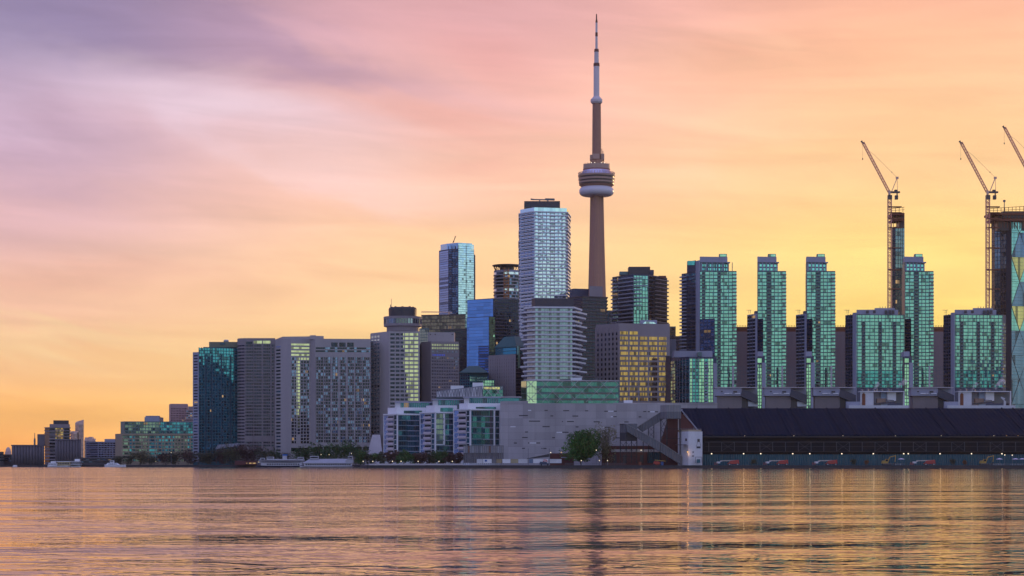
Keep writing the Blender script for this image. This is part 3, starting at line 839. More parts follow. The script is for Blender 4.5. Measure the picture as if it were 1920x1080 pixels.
# blue mirror office and its dark flank
b = Bld('blue_glass_office', 'blue mirror glass office with a dark banded flank below the drum tower', 'office', [(876, 1945), (925, 1925), (973, 1940)], 559, NAVYM, 30)
b.bands(876.5, 924.5, 560, 720, 24, 0.94, G_BLUE)
b.bands(925.5, 973, 560, 720, 26, 0.7, G_DARK)
b.bars(b.even(925.5, 973, 12), 0.4, 560, 720, DARK)
b = Bld('blue_glass_block', 'lower blue glass block with a bright green glazed edge', 'office', [(875, 1882), (917, 1866), (928, 1870)], 593, NAVYM, 26)
b.bands(875.5, 916.5, 594, 740, 24, 0.94, G_BLUE)
b.bands(917.5, 928, 594, 660, 14, 0.85, G_BRIGHTG); b.bands(917.5, 928, 660, 740, 14, 0.85, G_GREEND)
b = Bld('blue_glass_block', 'short dark blue banded block at the foot of the blue glass block', 'office', [(897, 1640), (916, 1636)], 648, NAVYM, 20)
b.bands(897.5, 916, 649, 720, 14, 0.6, glass('glass_mid_blue', (0.12, 0.25, 0.6), 3, 0.2, 0.0))

# drum tower with a flat disc on top
t = thing('drum_tower', 'round banded tower with a flat disc roof on raking struts', 'tower', (X(951, 2130), 2130, GZ))
cx, cy, PX = X(951, 2130), 2130, 2130 / F
zz = lambda y: Z(y, 2130)
m = MB(); m.lathe(cx, cy, [(25 * PX, GZ), (25 * PX, zz(508))], 48); m.obj('wall', CONC_B, t)
for k in range(30):
    y1 = 512 + k * 6.2
    m = MB(); m.lathe(cx, cy, [(25.3 * PX, zz(y1 + 4.2)), (25.3 * PX, zz(y1))], 48); m.obj('window_band', G_DIM if k % 5 else G_PALE, t)
    m = MB(); m.lathe(cx, cy, [(26 * PX, zz(y1 + 5.8)), (26 * PX, zz(y1 + 4.2))], 48); m.obj('balcony', CONC_L, t)
m = MB(); m.lathe(cx, cy, [(24 * PX, zz(499.5)), (28 * PX, zz(499)), (28 * PX, zz(497.4)), (20 * PX, zz(496.5))], 48); m.obj('disc_roof', BRONZE, t)
m = MB()
for k in range(24):
    a = 2 * math.pi * k / 24
    m.bar((cx + 22 * PX * math.cos(a), cy + 22 * PX * math.sin(a), zz(508)), (cx + 26 * PX * math.cos(a + .1), cy + 26 * PX * math.sin(a + .1), zz(499)), 0.4)
m.lathe(cx, cy, [(14 * PX, zz(508)), (14 * PX, zz(499))], 24)
m.obj('strut_frame', BRONZE, t)
m = MB()
yy = cy - 26.4 * PX
for k in range(28):
    y1, y2 = 502 + k * 6, 508 + k * 6
    pbar(m, 945, y1, 945, y2, yy, 0.45); pbar(m, 954, y1, 954, y2, yy, 0.45); pbar(m, 945, y2, 954, y2, yy, 0.4); pbar(m, 945, y1, 954, y2, yy, 0.3)
m.obj('orange_glint_frame', solid('orange_glint_colour', (0.55, 0.20, 0.06)), t)  # added orange lattice, stands in for an orange reflection on the drum

# hip-roofed green building
def hip(m, x0, x1, y0, y1, z0, z1, inx, iny):
    m.hexa([(x0, y0, z0), (x1, y0, z0), (x1, y1, z0), (x0, y1, z0), (x0 + inx, y0 + iny, z1), (x1 - inx, y0 + iny, z1), (x1 - inx, y1 - iny, z1), (x0 + inx, y1 - iny, z1)])
b = Bld('hip_roofed_pavilion', 'dark green glass pavilion with a teal hipped roof and lit green upper windows', 'building', [(863, 1461), (880, 1455), (914, 1460)], 699, TEALM, 24)
m = MB(); hip(m, X(861, 1460), X(916, 1460), 1452, 1490, b.zt, b.z(685), 7, 12); m.obj('roof', TEALR, b.root)
b.bands(864, 880, 701, 745, 8, 0.7, G_DARK)
b.bands(881, 913, 706, 716, 2, 0.8, G_BRIGHTG, 'bright_window_band'); b.bands(881, 913, 716, 745, 5, 0.7, G_TEAL)
b.bars(b.even(864, 914, 12), 0.35, 700, 745, TEALM)
b = Bld('glass_annexe', 'low bright green glass annexe right of the teal hipped roof', 'building', [(905, 1440), (927, 1440)], 712, TEALM, 12)
b.bands(905.5, 926.5, 713, 745, 6, 0.8, G_BRIGHTG); b.bars(b.even(905.5, 926.5, 7), 0.4, 712.5, 745, TEALM)

# brown office with teal hipped glass top
b = Bld('brown_office', 'brown stone office with square dark windows under a teal hipped glass top', 'office', [(917, 1480), (966, 1462), (987, 1475)], 664, CONC_D, 40)
up = Bld('x', 'x', 'x', [(929, 1486), (968, 1470), (990, 1480)], 650, TEALM, 30, ybase=664.5, root=b.root, wname='glass_storey')
up.bands(930, 968, 651, 664, 2, 0.8, G_TEAL); up.bands(969, 990, 651, 664, 2, 0.8, G_GREEND)
m = MB(); P = up.off(1.0); zt = up.zt
cxm = sum(p[0] for p in P) / len(P); cym = sum(p[1] for p in P) / len(P)
m.prism(P, zt + 0.05, zt + 8.5, [(p[0] + (cxm - p[0]) * 0.55, p[1] + (cym - p[1]) * 0.55) for p in P]); m.obj('roof', TEALR, b.root)
b.bands(918, 964, 670, 742, 11, 0.5, G_DARK)
b.bars(b.even(918, 965, 11), 2.0, 666, 745, CONC_D)
b.bands(967, 987, 664.5, 745, 12, 0.9, G_DARK)
b.panel(971, 975, 648, 690, G_BRIGHTG, 'lit_glass_strip', 0.3); b.panel(981, 986, 652, 690, G_BRIGHTG, 'lit_glass_strip', 0.3)
# ------------------------------------------------------------------ the middle of the skyline
# tall white-balconied condominium
b = Bld('white_condominium', 'tallest condominium, white wraparound balconies and a black mechanical crown', 'tower',
        [(976, 1768), (1002, 1752), (1062, 1758), (1067, 1785)], 389, glass('glass_condo', (0.62, 0.82, 0.95), 2.0, 0.35, 0.0), 34)
bx('mechanical_crown', DARK, b.root, 983, 1050, 377, 389, 1765, 22)
b.ring(388.5, 398, 1, 0.92, glass('glass_crown_pale', (0.72, 0.95, 0.95), 3.0, 0.0, 0.0), 'glass_crown', 0.3)
b.slabs(398, 690, 45, 0.95, 1.35, WHITE, 'balcony', jit=1.0)
b.bands(1003, 1061, 399, 690, 45, 0.72, G_PALE)
b.bands(977, 1001, 399, 690, 45, 0.72, G_DIM)
b.bars(b.even(1003, 1061, 8), 0.55, 398, 690, CONC_L)
b.bars([983, 990, 996], 0.6, 398, 690, CONC_L)
m = MB()
Y = 1772
pbar(m, 995, 374, 1040, 375, Y, 0.7); pbar(m, 1012, 375, 1012, 378, Y, 0.7); pbar(m, 1027, 375, 1027, 378, Y, 0.9); pbar(m, 995, 372.6, 1012, 375, Y, 0.4); pbar(m, 1022, 373, 1040, 373.5, Y, 0.8)
m.obj('roof_crane', STEEL, b.root)
# terraced white-slab building
b = Bld('terraced_building', 'mid-rise building with jutting pale balcony slabs and a dark box roof, before the tallest condominium', 'building',
        [(988, 1411), (1003, 1402), (1073, 1404), (1086, 1425)], 577, glass('glass_terrace', (0.24, 0.32, 0.38), 2.0, 0.3, 0.01), 34)
b.block('plant_box', solid('dark_plum_cladding', (0.045, 0.04, 0.05), 0.5), [(997, 1415), (1003, 1410), (1076, 1412)], 559, 578, 20)
n = 16
z1, z0 = b.z(578), b.z(714)
ph = [(0.8, 1.0), (3.2, 1.0), (1.2, 1.0), (4.0, 1.0)]
for k in range(n + 1):
    m = MB(); zc = z0 + k * (z1 - z0) / n
    dl = [1.0, 2.6, 1.6, 3.4][k % 4]; dr = [3.4, 1.0, 4.2, 0.8][(k + k // 5) % 4]
    P = b.off(1.4); P = [(P[0][0] - dl, P[0][1]), (P[1][0] - dl * .3, P[1][1] - 1), (P[2][0] + dr * .4, P[2][1] - 1), (P[3][0] + dr, P[3][1]), P[4], P[5]]
    m.prism(P, zc, zc + 1.15); m.obj('balcony', WHITE_D, b.root)
b.bars(b.even(1003, 1073, 12), 0.35, 578, 714, CONC_L)
# dark condominium behind the great tower
b = Bld('dark_condominium', 'dark brown balconied condominium with a bare concrete top at the great tower foot', 'building', [(1068, 1714), (1092, 1700), (1138, 1712)], 556, BRONZE, 36)
b.block('concrete_top', CONC_D, [(1105, 1716), (1130, 1722)], 536, 557, 24)
b.block('roof_lounge', NAVYM, [(1068, 1730), (1076, 1722), (1104, 1726)], 541, 557, 22)
b.bands(1069, 1091, 558, 720, 25, 0.66, G_DARK); b.bands(1093, 1137, 558, 720, 25, 0.7, G_DARK)
b.slabs(556, 720, 25, 0.6, 0.9, solid('brown_slab_edge', (0.13, 0.10, 0.11)), 'balcony')
b.bars(b.even(1093, 1137, 7), 0.5, 556, 720, BRONZE)
b = Bld('pale_glass_block', 'small pale glass block glimpsed between the great tower and the balconied tower', 'building', [(1138, 1850), (1148, 1850)], 582, GREENM, 20)
b.bands(1138.5, 1147.5, 584, 620, 7, 0.85, G_CYAN)

# the great broadcast tower
Y = 2400; PX = Y / F
tx = X(1118.5, Y)
zz = lambda y: Z(y, Y)
T = thing('broadcast_tower', 'very tall slender concrete broadcast tower with a round pod and a white antenna mast', 'tower', (tx, Y, GZ))
def sect(r, v, z, rot=0.35):
    out = []
    for k in range(3):
        a = rot + k * 2.0944
        for da, q in ((-0.30, r * 0.92), (-0.12, r), (0.12, r), (0.30, r * 0.92), (0.62, v), (1.047, v * 0.94), (1.47, v)):
            out.append((tx + q * math.cos(a + da), Y + q * math.sin(a + da), z))
    return out
def loft(rings, name, mat, parent):
    m = MB(); n = len(rings[0])
    for r in rings: m.v += r
    for q in range(len(rings) - 1):
        for k in range(n):
            j = (k + 1) % n
            m.f.append((q * n + k, q * n + j, (q + 1) * n + j, (q + 1) * n + k))
    return m.obj(name, mat, parent)
TCON = solid('tower_concrete', (0.40, 0.205, 0.14), 0.75, var=0.12, scale=0.03)
TCON_L = solid('tower_pale_rim', (0.48, 0.31, 0.24), 0.6, var=0.08)
TDARK = solid('tower_dark_window', (0.05, 0.03, 0.028), 0.35)
loft([sect(w * PX * 1.06, w * PX * 0.68, zz(y) if y < 878 else GZ) for y, w in ((880, 33), (760, 26), (620, 19.3), (534, 16.8), (450, 14.6), (366, 12.9))], 'shaft', TCON, T)
loft([sect(w * PX, w * PX * 0.9, zz(y)) for y, w in ((310, 10.5), (297, 9.2), (190, 8.4))], 'upper_shaft', TCON, T)
def lt(name, mat, prof, n=64, sm=False):
    m = MB(); m.lathe(tx, Y, [(w * PX, zz(y)) for y, w in prof], n); return m.obj(name, mat, T, sm)
tor = [(359 + 8.6 * math.cos(a), 24.5 + 8.2 * math.sin(a)) for a in [k / 16 * math.pi for k in range(17)]]
lt('radome', solid('radome_white', (0.72, 0.68, 0.74), 0.35, var=0.03), [(368.2, 11)] + tor + [(350, 11)], 64, True)
lt('pod_base', TCON, [(351, 27.5), (347, 33)], 64)
lt('pod_window', TDARK, [(347, 32.6), (344, 32.9)])
lt('pod_rim', TCON_L, [(344.2, 33.2), (341.3, 33.5)])
lt('pod_window', TDARK, [(341.4, 32.7), (338.2, 33)])
lt('pod_rim', TCON_L, [(338.4, 33.9), (335, 34.2)])
lt('pod_window', TDARK, [(335.1, 33.2), (331.6, 33.5)])
lt('pod_rim', TCON_L, [(331.8, 34.4), (328.6, 34.8)])
lt('pod_glazing', glass('glass_pod', (0.72, 0.66, 0.80), 3.5, 0.1, 0.0), [(329, 31.5), (320, 25.5)])
lt('pod_collar', solid('pod_collar_red', (0.30, 0.12, 0.10)), [(320.2, 25.6), (317.6, 25.6)])
lt('pod_roof', TCON_L, [(317.6, 25), (309, 24.6), (308.4, 10)])
m = MB()
for k in range(40):
    a = 2 * math.pi * k / 40
    c, s_ = math.cos(a), math.sin(a)
    p = lambda w, y: (tx + w * PX * c, Y + w * PX * s_, zz(y))
    m.bar(p(32, 328.8), p(34.5, 325), 0.28); m.bar(p(34.5, 325), p(32.5, 323.6), 0.28); m.bar(p(32.5, 323.6), p(29, 325.2), 0.22)
m.obj('hoop_railing_grille', TCON_L, T)
m = MB()
for k in range(24):
    a = 2 * math.pi * k / 24
    m.bar((tx + 24 * PX * math.cos(a), Y + 24 * PX * math.sin(a), zz(309)), (tx + 24 * PX * math.cos(a), Y + 24 * PX * math.sin(a), zz(307.2)), 0.45)
m.obj('roof_beacon_rim', TCON_L, T)
for k in (16, 17, 19, 20):
    a = 2 * math.pi * (k + .3) / 24
    m = MB(); q = Vector((tx + 24.2 * PX * math.cos(a), Y + 24.2 * PX * math.sin(a), zz(308.2)))
    m.lathe(q.x, q.y, [(0.1, q.z - .5), (.5, q.z), (.1, q.z + .5)], 8); m.obj('pod_light', lamp('pod_light', (1, .85, .65), 2.0), T)
lt('equipment_floor', TCON, [(308.4, 11.5), (300, 11.5)], 24)
for xa, xb, ya, yb, dy in ((1106.5, 1112, 290, 299.5, -4), (1111.5, 1124, 288, 297.5, -8), (1127, 1133, 288, 299.5, -3)):
    bx('equipment_box', TCON_L, T, xa, xb, ya, yb, Y + dy, 9)
m = MB(); pbar(m, 1128.5, 290, 1128.5, 279, Y, 0.5); pbar(m, 1130.5, 288, 1130.5, 283, Y, 0.5); pbar(m, 1131.5, 300, 1132.5, 308, Y, 0.7); m.obj('aerial_frame', TCON, T)
AW = solid('antenna_white', (0.72, 0.62, 0.62), 0.5, var=0.06)
AB = solid('antenna_brown', (0.16, 0.055, 0.04), 0.6)
lt('sky_pod', AW, [(194.5, 9), (191.5, 11.2), (187, 11.3), (183, 7.5), (180.5, 5.6)], 40)
lt('antenna_mast', AW, [(181, 5.6), (124, 5.4)], 24)
lt('antenna_band', AB, [(124.5, 5.9), (118.5, 5.6)], 24)
lt('antenna_mast', AW, [(118.5, 4.4), (97, 4.1)], 24)
lt('antenna_band', AB, [(97.5, 4.6), (92, 4.0)], 24)
lt('antenna_mast', AW, [(92, 2.3), (68, 2.1)], 16)
lt('antenna_band', AB, [(68.3, 2.4), (61, 2.3)], 16)
lt('antenna_mast', AW, [(61, 2.0), (42.5, 1.9)], 16)
lt('antenna_band', AB, [(42.6, 2.1), (38, 1.9), (37.5, 1.3), (26.5, 1.0)], 12)

# balconied green-fronted tower right of the great tower
b = Bld('balcony_tower', 'dark balconied tower with a bright green glass bay, right of the great tower', 'tower', [(1148, 1784), (1160, 1774), (1187, 1756), (1216, 1760), (1251, 1790)], 514, NAVYM, 32)
bx('penthouse', DARK, b.root, 1179, 1219, 500, 515, 1772, 16)
bx('lift_room', NAVYM, b.root, 1218.5, 1226, 506, 515, 1770, 10)
bx('roof_screen', solid('red_brown_screen', (0.20, 0.07, 0.05)), b.root, 1235, 1249, 517, 521, 1778, 4)
bx('roof_hut', GREENM, b.root, 1162, 1178, 509, 515, 1776, 10)
N = 24
b.bands(1149, 1159, 516, 690, N, 0.7, G_DIM); b.bands(1161, 1186, 516, 690, N, 0.7, G_NAVY)
b.bands(1188, 1215, 516, 690, N, 0.84, G_GREEN); b.bands(1217, 1250, 516, 690, N, 0.7, G_BRONZE)
b.bars(b.even(1188, 1215, 5), 0.5, 516, 690, GREENM); b.bars([1168, 1177], 0.6, 516, 690, NAVYM); b.bars([1226, 1238], 0.6, 516, 690, BRONZE)
b.balconies(1161, 1187, 514, 690, N, 1.7, 0.9, CONC_B); b.balconies(1149, 1157, 514, 690, N, 2.2, 0.9, CONC_B)
b.balconies(1228, 1251, 514, 690, N, 1.8, 0.9, CONC_D)
z1, z0 = b.z(516), b.z(690)
for k in range(N):
    m = MB(); zc = z0 + k * (z1 - z0) / N
    m.box(X(1187.5, 1750), X(1203 if k % 3 else 1214, 1750), 1748.4, 1750, zc - .1, zc + .8); 
    if k > N - 9: m.obj('balcony', CONC_B, b.root)
# gold-windowed office
b = Bld('gold_office', 'brown stone office with rows of glowing gold windows under a plain parapet', 'office', [(1117, 1470), (1160, 1452), (1256, 1460)], 606, CONC_D, 40)
b.bands(1119, 1159, 621, 752, 14, 0.55, G_DARK)
b.bars(b.even(1118, 1160, 6), 2.2, 612, 755, CONC_D)
cols = [(1161.6, 1177.4), (1180.6, 1195.7), (1199.0, 1214.2), (1217.3, 1232.2), (1235.4, 1249.4)]
for r in range(15):
    for ci, (xa, xb) in enumerate(cols):
        if r == 0 and ci > 1: continue
        y = 621 + 9.55 * r
        m = MB(); b.slabbox(m, xa, xb, b.z(y + 6.1), b.z(y), 0.08)
        w = m.obj('window', G_GOLD, b.root)
m = MB()
for xa, xb in cols:
    for k in range(1, 6):
        px = xa + (xb - xa) * k / 6
        a, bb, nn = b.span(px - 0.12, px + 0.12)
        b.sb(m, a, bb, nn, b.z(755), b.z(630), 0.16)
m.obj('mullion_frame', CONC_D, b.root)
bx('roof_unit', CONC_B, b.root, 1201, 1232, 600, 607, 1475, 8)
m = MB(); m.hexa([(X(1201, 1474), 1474, b.zt), (X(1234, 1474), 1474, b.zt), (X(1234, 1484), 1484, b.zt), (X(1201, 1484), 1484, b.zt),
                  (X(1210, 1474), 1474, b.zt + 2.8), (X(1226, 1474), 1474, b.zt + 2.4), (X(1226, 1484), 1484, b.zt + 2.4), (X(1210, 1484), 1484, b.zt + 2.8)]); m.obj('sloped_roof_light', G_CYAN, b.root)
t = thing('chimney', 'square dark brown chimney at the right edge of the gold-windowed office', 'chimney', (X(1253, 1440), 1440, GZ))
m = MB(); x0, x1 = X(1247.5, 1440), X(1258.5, 1440)
m.hexa([(x0, 1440, GZ), (x1, 1440, GZ), (x1, 1445, GZ), (x0, 1445, GZ), (x0 + .6, 1440, Z(669, 1440)), (x1 - .8, 1440, Z(669, 1440)), (x1 - .8, 1445, Z(669, 1440)), (x0 + .6, 1445, Z(669, 1440))])
m.obj('stack', solid('dark_brown_masonry', (0.07, 0.045, 0.05), 0.85), t)
m = MB(); m.box(x0 + .4, x1 - .6, 1439.8, 1445.2, Z(669, 1440), Z(667, 1440)); m.obj('cap', DARK, t)
b = Bld('pale_glass_block', 'pale yellow green glass block in the sky gap right of the chimney', 'building', [(1254, 1900), (1267, 1900)], 612, GREENM, 20)
b.bands(1254.5, 1266.5, 614, 660, 9, 0.85, G_YEL_GLINT)
b = Bld('low_office', 'low grey office stub with a yellow roof line between chimney and first green tower', 'building', [(1254, 1820), (1280, 1815)], 630, CONC_D, 20)
b.bands(1255, 1279, 631, 670, 6, 0.5, G_YEL_GLINT)
b.bars(b.even(1255, 1279, 6), 0.9, 630, 670, CONC_D)
bx('stair_tower', CONC_B, b.root, 1256, 1268, 636, 670, 1795, 10)

# ------------------------------------------------------------------ the green glass towers on the right
def green_front(b, xa, xb, y0=509, y1=727, N=33):
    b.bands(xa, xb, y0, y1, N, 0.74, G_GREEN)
G_TOWER_TOP = glass('glass_aqua', (0.25, 0.72, 0.70), 2.2, 0.2, 0.0)
def tower_top(b, x0, x1, xbox, right):
    b.block('upper_storeys', GREENM, [(x0, 1716), (right, 1720)], 490.5, 509, 20)
    u = Bld('x', 'x', 'x', [(x0 + .1, 1715.5), (right - .1, 1719.5)], 492, GREENM, 19, ybase=508, root=b.root, wname='top_wall')
    u.bands(x0 + 3, right - 1, 494, 508, 2, 0.6, G_TOWER_TOP); u.bars(u.even(x0 + 3, right - 1, 5), 1.2, 492, 508, CONC_B)
    b.block('penthouse', CONC_B, [(x0, 1714.5), (right - 2, 1718)], 481, 491.5, 16)
    bx('lift_room', GREENM, b.root, xbox, xbox + 14, 476, 482, 1722, 6)
    bx('lift_room_window', G_BRIGHTG, b.root, xbox + 1, xbox + 13, 477, 481, 1721.5, 0.4)
    bx('roof_eave', CONC_B, b.root, right - 4, right + 3, 491, 493, 1716, 6)
b = Bld('green_tower', 'full width green glass tower with navy flank and grey pier, leftmost of the green towers', 'tower', [(1278, 1740), (1306, 1722), (1312, 1714), (1381, 1714.5)], 508, NAVYM, 34)
b.block('left_top', NAVYM, [(1288, 1736), (1305, 1726)], 488, 509, 14)
bx('roof_glazing', G_GREEND, b.root, 1289, 1303, 489, 497, 1727, 1)
tower_top(b, 1312, 1366, 1349, 1366)
b.panel(1305.5, 1312, 488, 868, CONC_B, 'pier', 0.8)
b.bands(1279, 1305, 509, 727, 33, 0.62, G_NAVY)  # navy tint paints the darker sky this flank mirrors
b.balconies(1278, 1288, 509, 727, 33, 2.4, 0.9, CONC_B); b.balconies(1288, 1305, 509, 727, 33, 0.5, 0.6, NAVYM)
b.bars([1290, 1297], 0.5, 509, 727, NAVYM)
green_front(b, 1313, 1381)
b.bars([1322, 1330, 1338, 1345.5, 1351, 1357, 1366, 1373], 0.55, 492, 727, GREENM)
def notch(b, xa, xb, N=33, y0=509, y1=727):
    b.bands(xa, xb, y0, y1, N, 0.62, G_DARK, 'balcony_recess', 0.12)
    b.balconies(xa, xb, y0, y1, N, 1.3, 0.8, GREENM)
notch(b, 1316, 1322); notch(b, 1345.5, 1351)
b.balconies(1374, 1381, 509, 727, 33, 1.5, 0.8, CONC_D)
w = Bld('x', 'x', 'x', [(1313, 1713), (1340, 1704)], 597, NAVYM, 30, root=b.root, wname='reflection_wing')  # added navy wing, shaped to stand in for a dark reflection
w.bands(1313, 1339.5, 598, 727, 20, 0.7, G_NAVY); w.bars(w.even(1313, 1339.5, 4), 0.5, 597, 727, NAVYM)

c0 = Bld('narrow_green_tower', 'narrow green glass tower right of the first blue grey slab, nearest the full width one', 'tower', [(1420, 1712), (1474, 1712.6)], 508, NAVYM, 34)
tower_top(c0, 1420, 1458, 1441, 1458)
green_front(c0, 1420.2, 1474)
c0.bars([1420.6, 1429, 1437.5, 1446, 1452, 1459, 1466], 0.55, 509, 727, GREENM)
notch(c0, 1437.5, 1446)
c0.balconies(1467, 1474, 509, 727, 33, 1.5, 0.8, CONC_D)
w = Bld('x', 'x', 'x', [(1420, 1711), (1431, 1706)], 597, NAVYM, 14, root=c0.root, wname='reflection_wing')  # added like the wider wing: a dark reflection built as a navy block
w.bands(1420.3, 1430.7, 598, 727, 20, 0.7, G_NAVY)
gt = 'narrow repeats of the green glass tower'
c0.root['group'] = gt
sh = lambda px, Y: px / F * Y
copy_thing(c0.root, sh(92, 1715), label='narrow green glass tower, middle of its repeats, left of the first broad green block', group=gt)
copy_thing(c0.root, sh(276, 1715), label='narrow green glass tower touching the right edge of the cut off glass tower', group=gt)

# short green tower and its slices
G_STRIPE = G_BRIGHTG
b = Bld('short_green_tower', 'short green glass tower with rounded corner standing before the full width green tower', 'tower', [(1258, 1524), (1266, 1513), (1276, 1504), (1292, 1498), (1344, 1500)], 669, NAVYM, 30)
bx('penthouse', CONC_B, b.root, 1264, 1336, 658, 670, 1512, 14)
bx('roof_unit', GREENM, b.root, 1308, 1316, 660, 668, 1509, 4)
for xa, xb in ((1258, 1266), (1266, 1276), (1276.2, 1292)): b.bands(xa, xb, 674, 780, 17, 0.74, G_TEAL)
b.bands(1292.5, 1337, 672, 780, 17, 0.76, G_GREEND)
for xa, xb in ((1294, 1297.5), (1311, 1315), (1316.5, 1320), (1328, 1332), (1333.5, 1336.5)): b.bands(xa, xb, 672, 780, 17, 0.8, G_STRIPE, 'bright_window_band', 0.12)
b.bands(1321, 1326, 676, 780, 17, 0.5, G_DARK, 'balcony_recess', 0.12); b.balconies(1321, 1327, 676, 780, 17, 1.2, 0.9, CONC_B)
b.bars([1262, 1270, 1274, 1280, 1286, 1292.5, 1298, 1304, 1310.5, 1320.5, 1327.5, 1332.8], 0.5, 672, 780, CONC_B)
b.panel(1337, 1344, 681, 780, CONC_B, 'pier', 1.2)
s0 = Bld('green_slice', 'thin bright green slice of building with a grey pier, before the nearest narrow green tower', 'building', [(1420.2, 1500), (1435.5, 1500)], 681, NAVYM, 26)
s0.block('upper_wall', NAVYM, [(1420.2, 1501), (1434, 1501)], 668, 682, 20)
bx('penthouse', CONC_B, s0.root, 1420.2, 1431, 659, 669, 1508, 10)
s0.bands(1420.4, 1427.7, 683, 780, 15, 0.8, G_STRIPE, 'bright_window_band', 0.12)
bx('upper_window', G_STRIPE, s0.root, 1420.5, 1428, 672, 680, 1500.6, 0.5)
s0.bars([1424], 0.5, 683, 780, GREENM); s0.panel(1428.5, 1435.5, 680, 780, CONC_B, 'pier', 1.2)
gs = 'repeats of the thin green slice'
s0.root['group'] = gs
copy_thing(s0.root, sh(92, 1500), label='thin bright green slice of building with a grey pier, before the middle narrow green tower', group=gs)
copy_thing(s0.root, sh(276, 1500), label='thin bright green slice of building with a grey pier, before the rightmost narrow green tower', group=gs)

# brown brick blocks in the gaps
k0 = Bld('brick_block', 'brown brick block with rusty formwork on top, right of the full width green tower', 'building', [(1378, 1860), (1403, 1860)], 622, BRICK, 30)
k0.block('formwork', RUST, [(1379, 1861), (1403, 1861)], 613, 623, 26)
m = MB()
for q in range(8): pbar(m, 1380 + q * 3, 614, 1380 + q * 3, 609.5, 1862, 0.25)
pbar(m, 1379, 617, 1403, 617, 1860.6, 0.25)
m.obj('rebar_grille', RUST, k0.root)
k0.bands(1379, 1402, 626, 727, 16, 0.35, G_DARK); k0.bars(k0.even(1379, 1402, 9), 1.3, 623, 727, BRICK)
gb = 'repeats of the brown brick block'
k0.root['group'] = gb
for dx, lb in ((92, 'brown brick block with rusty formwork on top, right of the nearest narrow green tower'), (184, 'brown brick block with rusty formwork on top, left of the first broad green block'),
               (368, 'brown brick block with rusty formwork on top, left of the last broad green block')): copy_thing(k0.root, sh(dx, 1860), label=lb, group=gb)
t = thing('scaffold', 'grey scaffold frame with a pale hoist mast at the first brick block foot', 'scaffold', (X(1385, 1700), 1700, GZ))
m = MB()
for r in range(6):
    for q in range(5):
        xx, yy = 1376 + q * 6, 688 + r * 7
        pbar(m, xx, yy, xx, yy + 7, 1700, 0.18); pbar(m, xx, yy, min(xx + 6, 1400), yy, 1700, 0.18)
        if (r + q) % 2: pbar(m, xx, yy, xx + 6, yy + 7, 1700, 0.12)
m.obj('frame', STEEL, t)
m = MB(); pbar(m, 1374.5, 727, 1374.5, 686, 1699, 0.9); m.obj('mast', CONC_L, t)
gsc = 'repeats of the grey scaffold'
t['group'] = gsc
for dx, lb in ((92, 'grey scaffold frame with a pale hoist mast at the second brick block foot'), (184, 'grey scaffold frame with a pale hoist mast beside the first broad green block'), (368, 'grey scaffold frame with a pale hoist mast beside the last broad green block')): copy_thing(t, sh(dx, 1700), label=lb, group=gsc)

# grey-blue slabs and the broad green blocks
def slab_sides(b, x0):
    b.bands(x0, x0 + 15, 590, 727, 21, 0.72, G_NAVY); b.bars([x0 + 5, x0 + 10], 0.5, 588, 727, NAVYM)
    m = MB(); Y = b.Y + 5
    pbar(m, x0 + 3, 588, x0 + 3, 581, Y, 0.2); pbar(m, x0 + 6, 588, x0 + 6, 581, Y, 0.2); pbar(m, x0 - 2, 581.5, x0 + 8, 581.5, Y, 0.2)
    m.obj('roof_aerial', STEEL, b.root)
q0 = Bld('blue_grey_slab', 'narrow blue grey slab touching the nearest narrow green tower on its left', 'building', [(1401, 1711), (1416, 1700), (1420, 1697)], 588, CONC_B, 12)
slab_sides(q0, 1401)
bx('lift_room', NAVYM, q0.root, 1416, 1420, 583, 589, 1708, 8)
gq = 'repeats of the narrow blue grey slab'
q0.root['group'] = gq
copy_thing(q0.root, sh(92, 1708), label='narrow blue grey slab touching the middle narrow green tower on its left', group=gq)
def broad_block(label, dx, xr, full):
    c = [(1585 + dx, 1709), (1600 + dx, 1700), (1606 + dx, 1696), (xr, 1701)]
    if full: c.append((xr + 6, 1706))
    b = Bld('broad_green_block', label, 'building', c, 589, NAVYM, 14)
    slab_sides(b, 1585 + dx)
    b.panel(1600 + dx, 1606 + dx, 586, 868, CONC_B, 'pier', 0.8)
    xe = min(xr, 1690 + dx)
    b.block('penthouse', CONC_B, [(1606 + dx, 1699), (1640 + dx, 1697), (xe - 6, 1700)], 580.5, 590, 22)
    b.block('lift_tower', CONC_B, [(1640 + dx, 1697.5), (xe - 12, 1699)], 577.5, 581, 14)
    for xa in (1624, 1637, 1659, 1666, 1672): bx('louvre', DARK, b.root, xa + dx, xa + dx + 5, 582, 587 if xa < 1640 else 589, 1696.6, 0.5)
    m = MB()
    for k in range(6): pbar(m, 1650 + dx + k * 5, 577.5, 1650 + dx + k * 5, 574.5, 1703, 0.3)
    m.obj('vent_pipe_grille', STEEL, b.root)
    b.bands(1606.5 + dx, xr, 590, 727, 21, 0.78, lambda k: G_GREEN if k > 4 else G_GREEND)  # dimmer glass on the lowest storeys paints a dark reflection
    xs = [1608, 1616, 1622, 1631, 1640, 1647, 1653, 1660, 1667, 1674, 1680, 1688, 1695]
    b.bars([x + dx for x in xs if x + dx < xr], 0.5, 589, 727, GREENM)
    for xa in (1616.5, 1648, 1674.5): 
        b.bands(xa + dx, xa + dx + 5, 602, 727, 19, 0.6, G_DARK, 'balcony_recess', 0.14); b.balconies(xa + dx, xa + dx + 5.5, 602, 727, 19, 1.3, 0.8, GREENM)
    if full:
        b.bands(xr + .5, xr + 5.5, 604, 727, 19, 0.6, G_DIM); b.balconies(xr - 4, xr, 604, 727, 19, 1.6, 0.8, CONC_B)
    b.root['group'] = 'broad green blocks'
broad_block('broad green glass block with grey penthouse, standing before the cut off glass tower', 0, 1696, False)
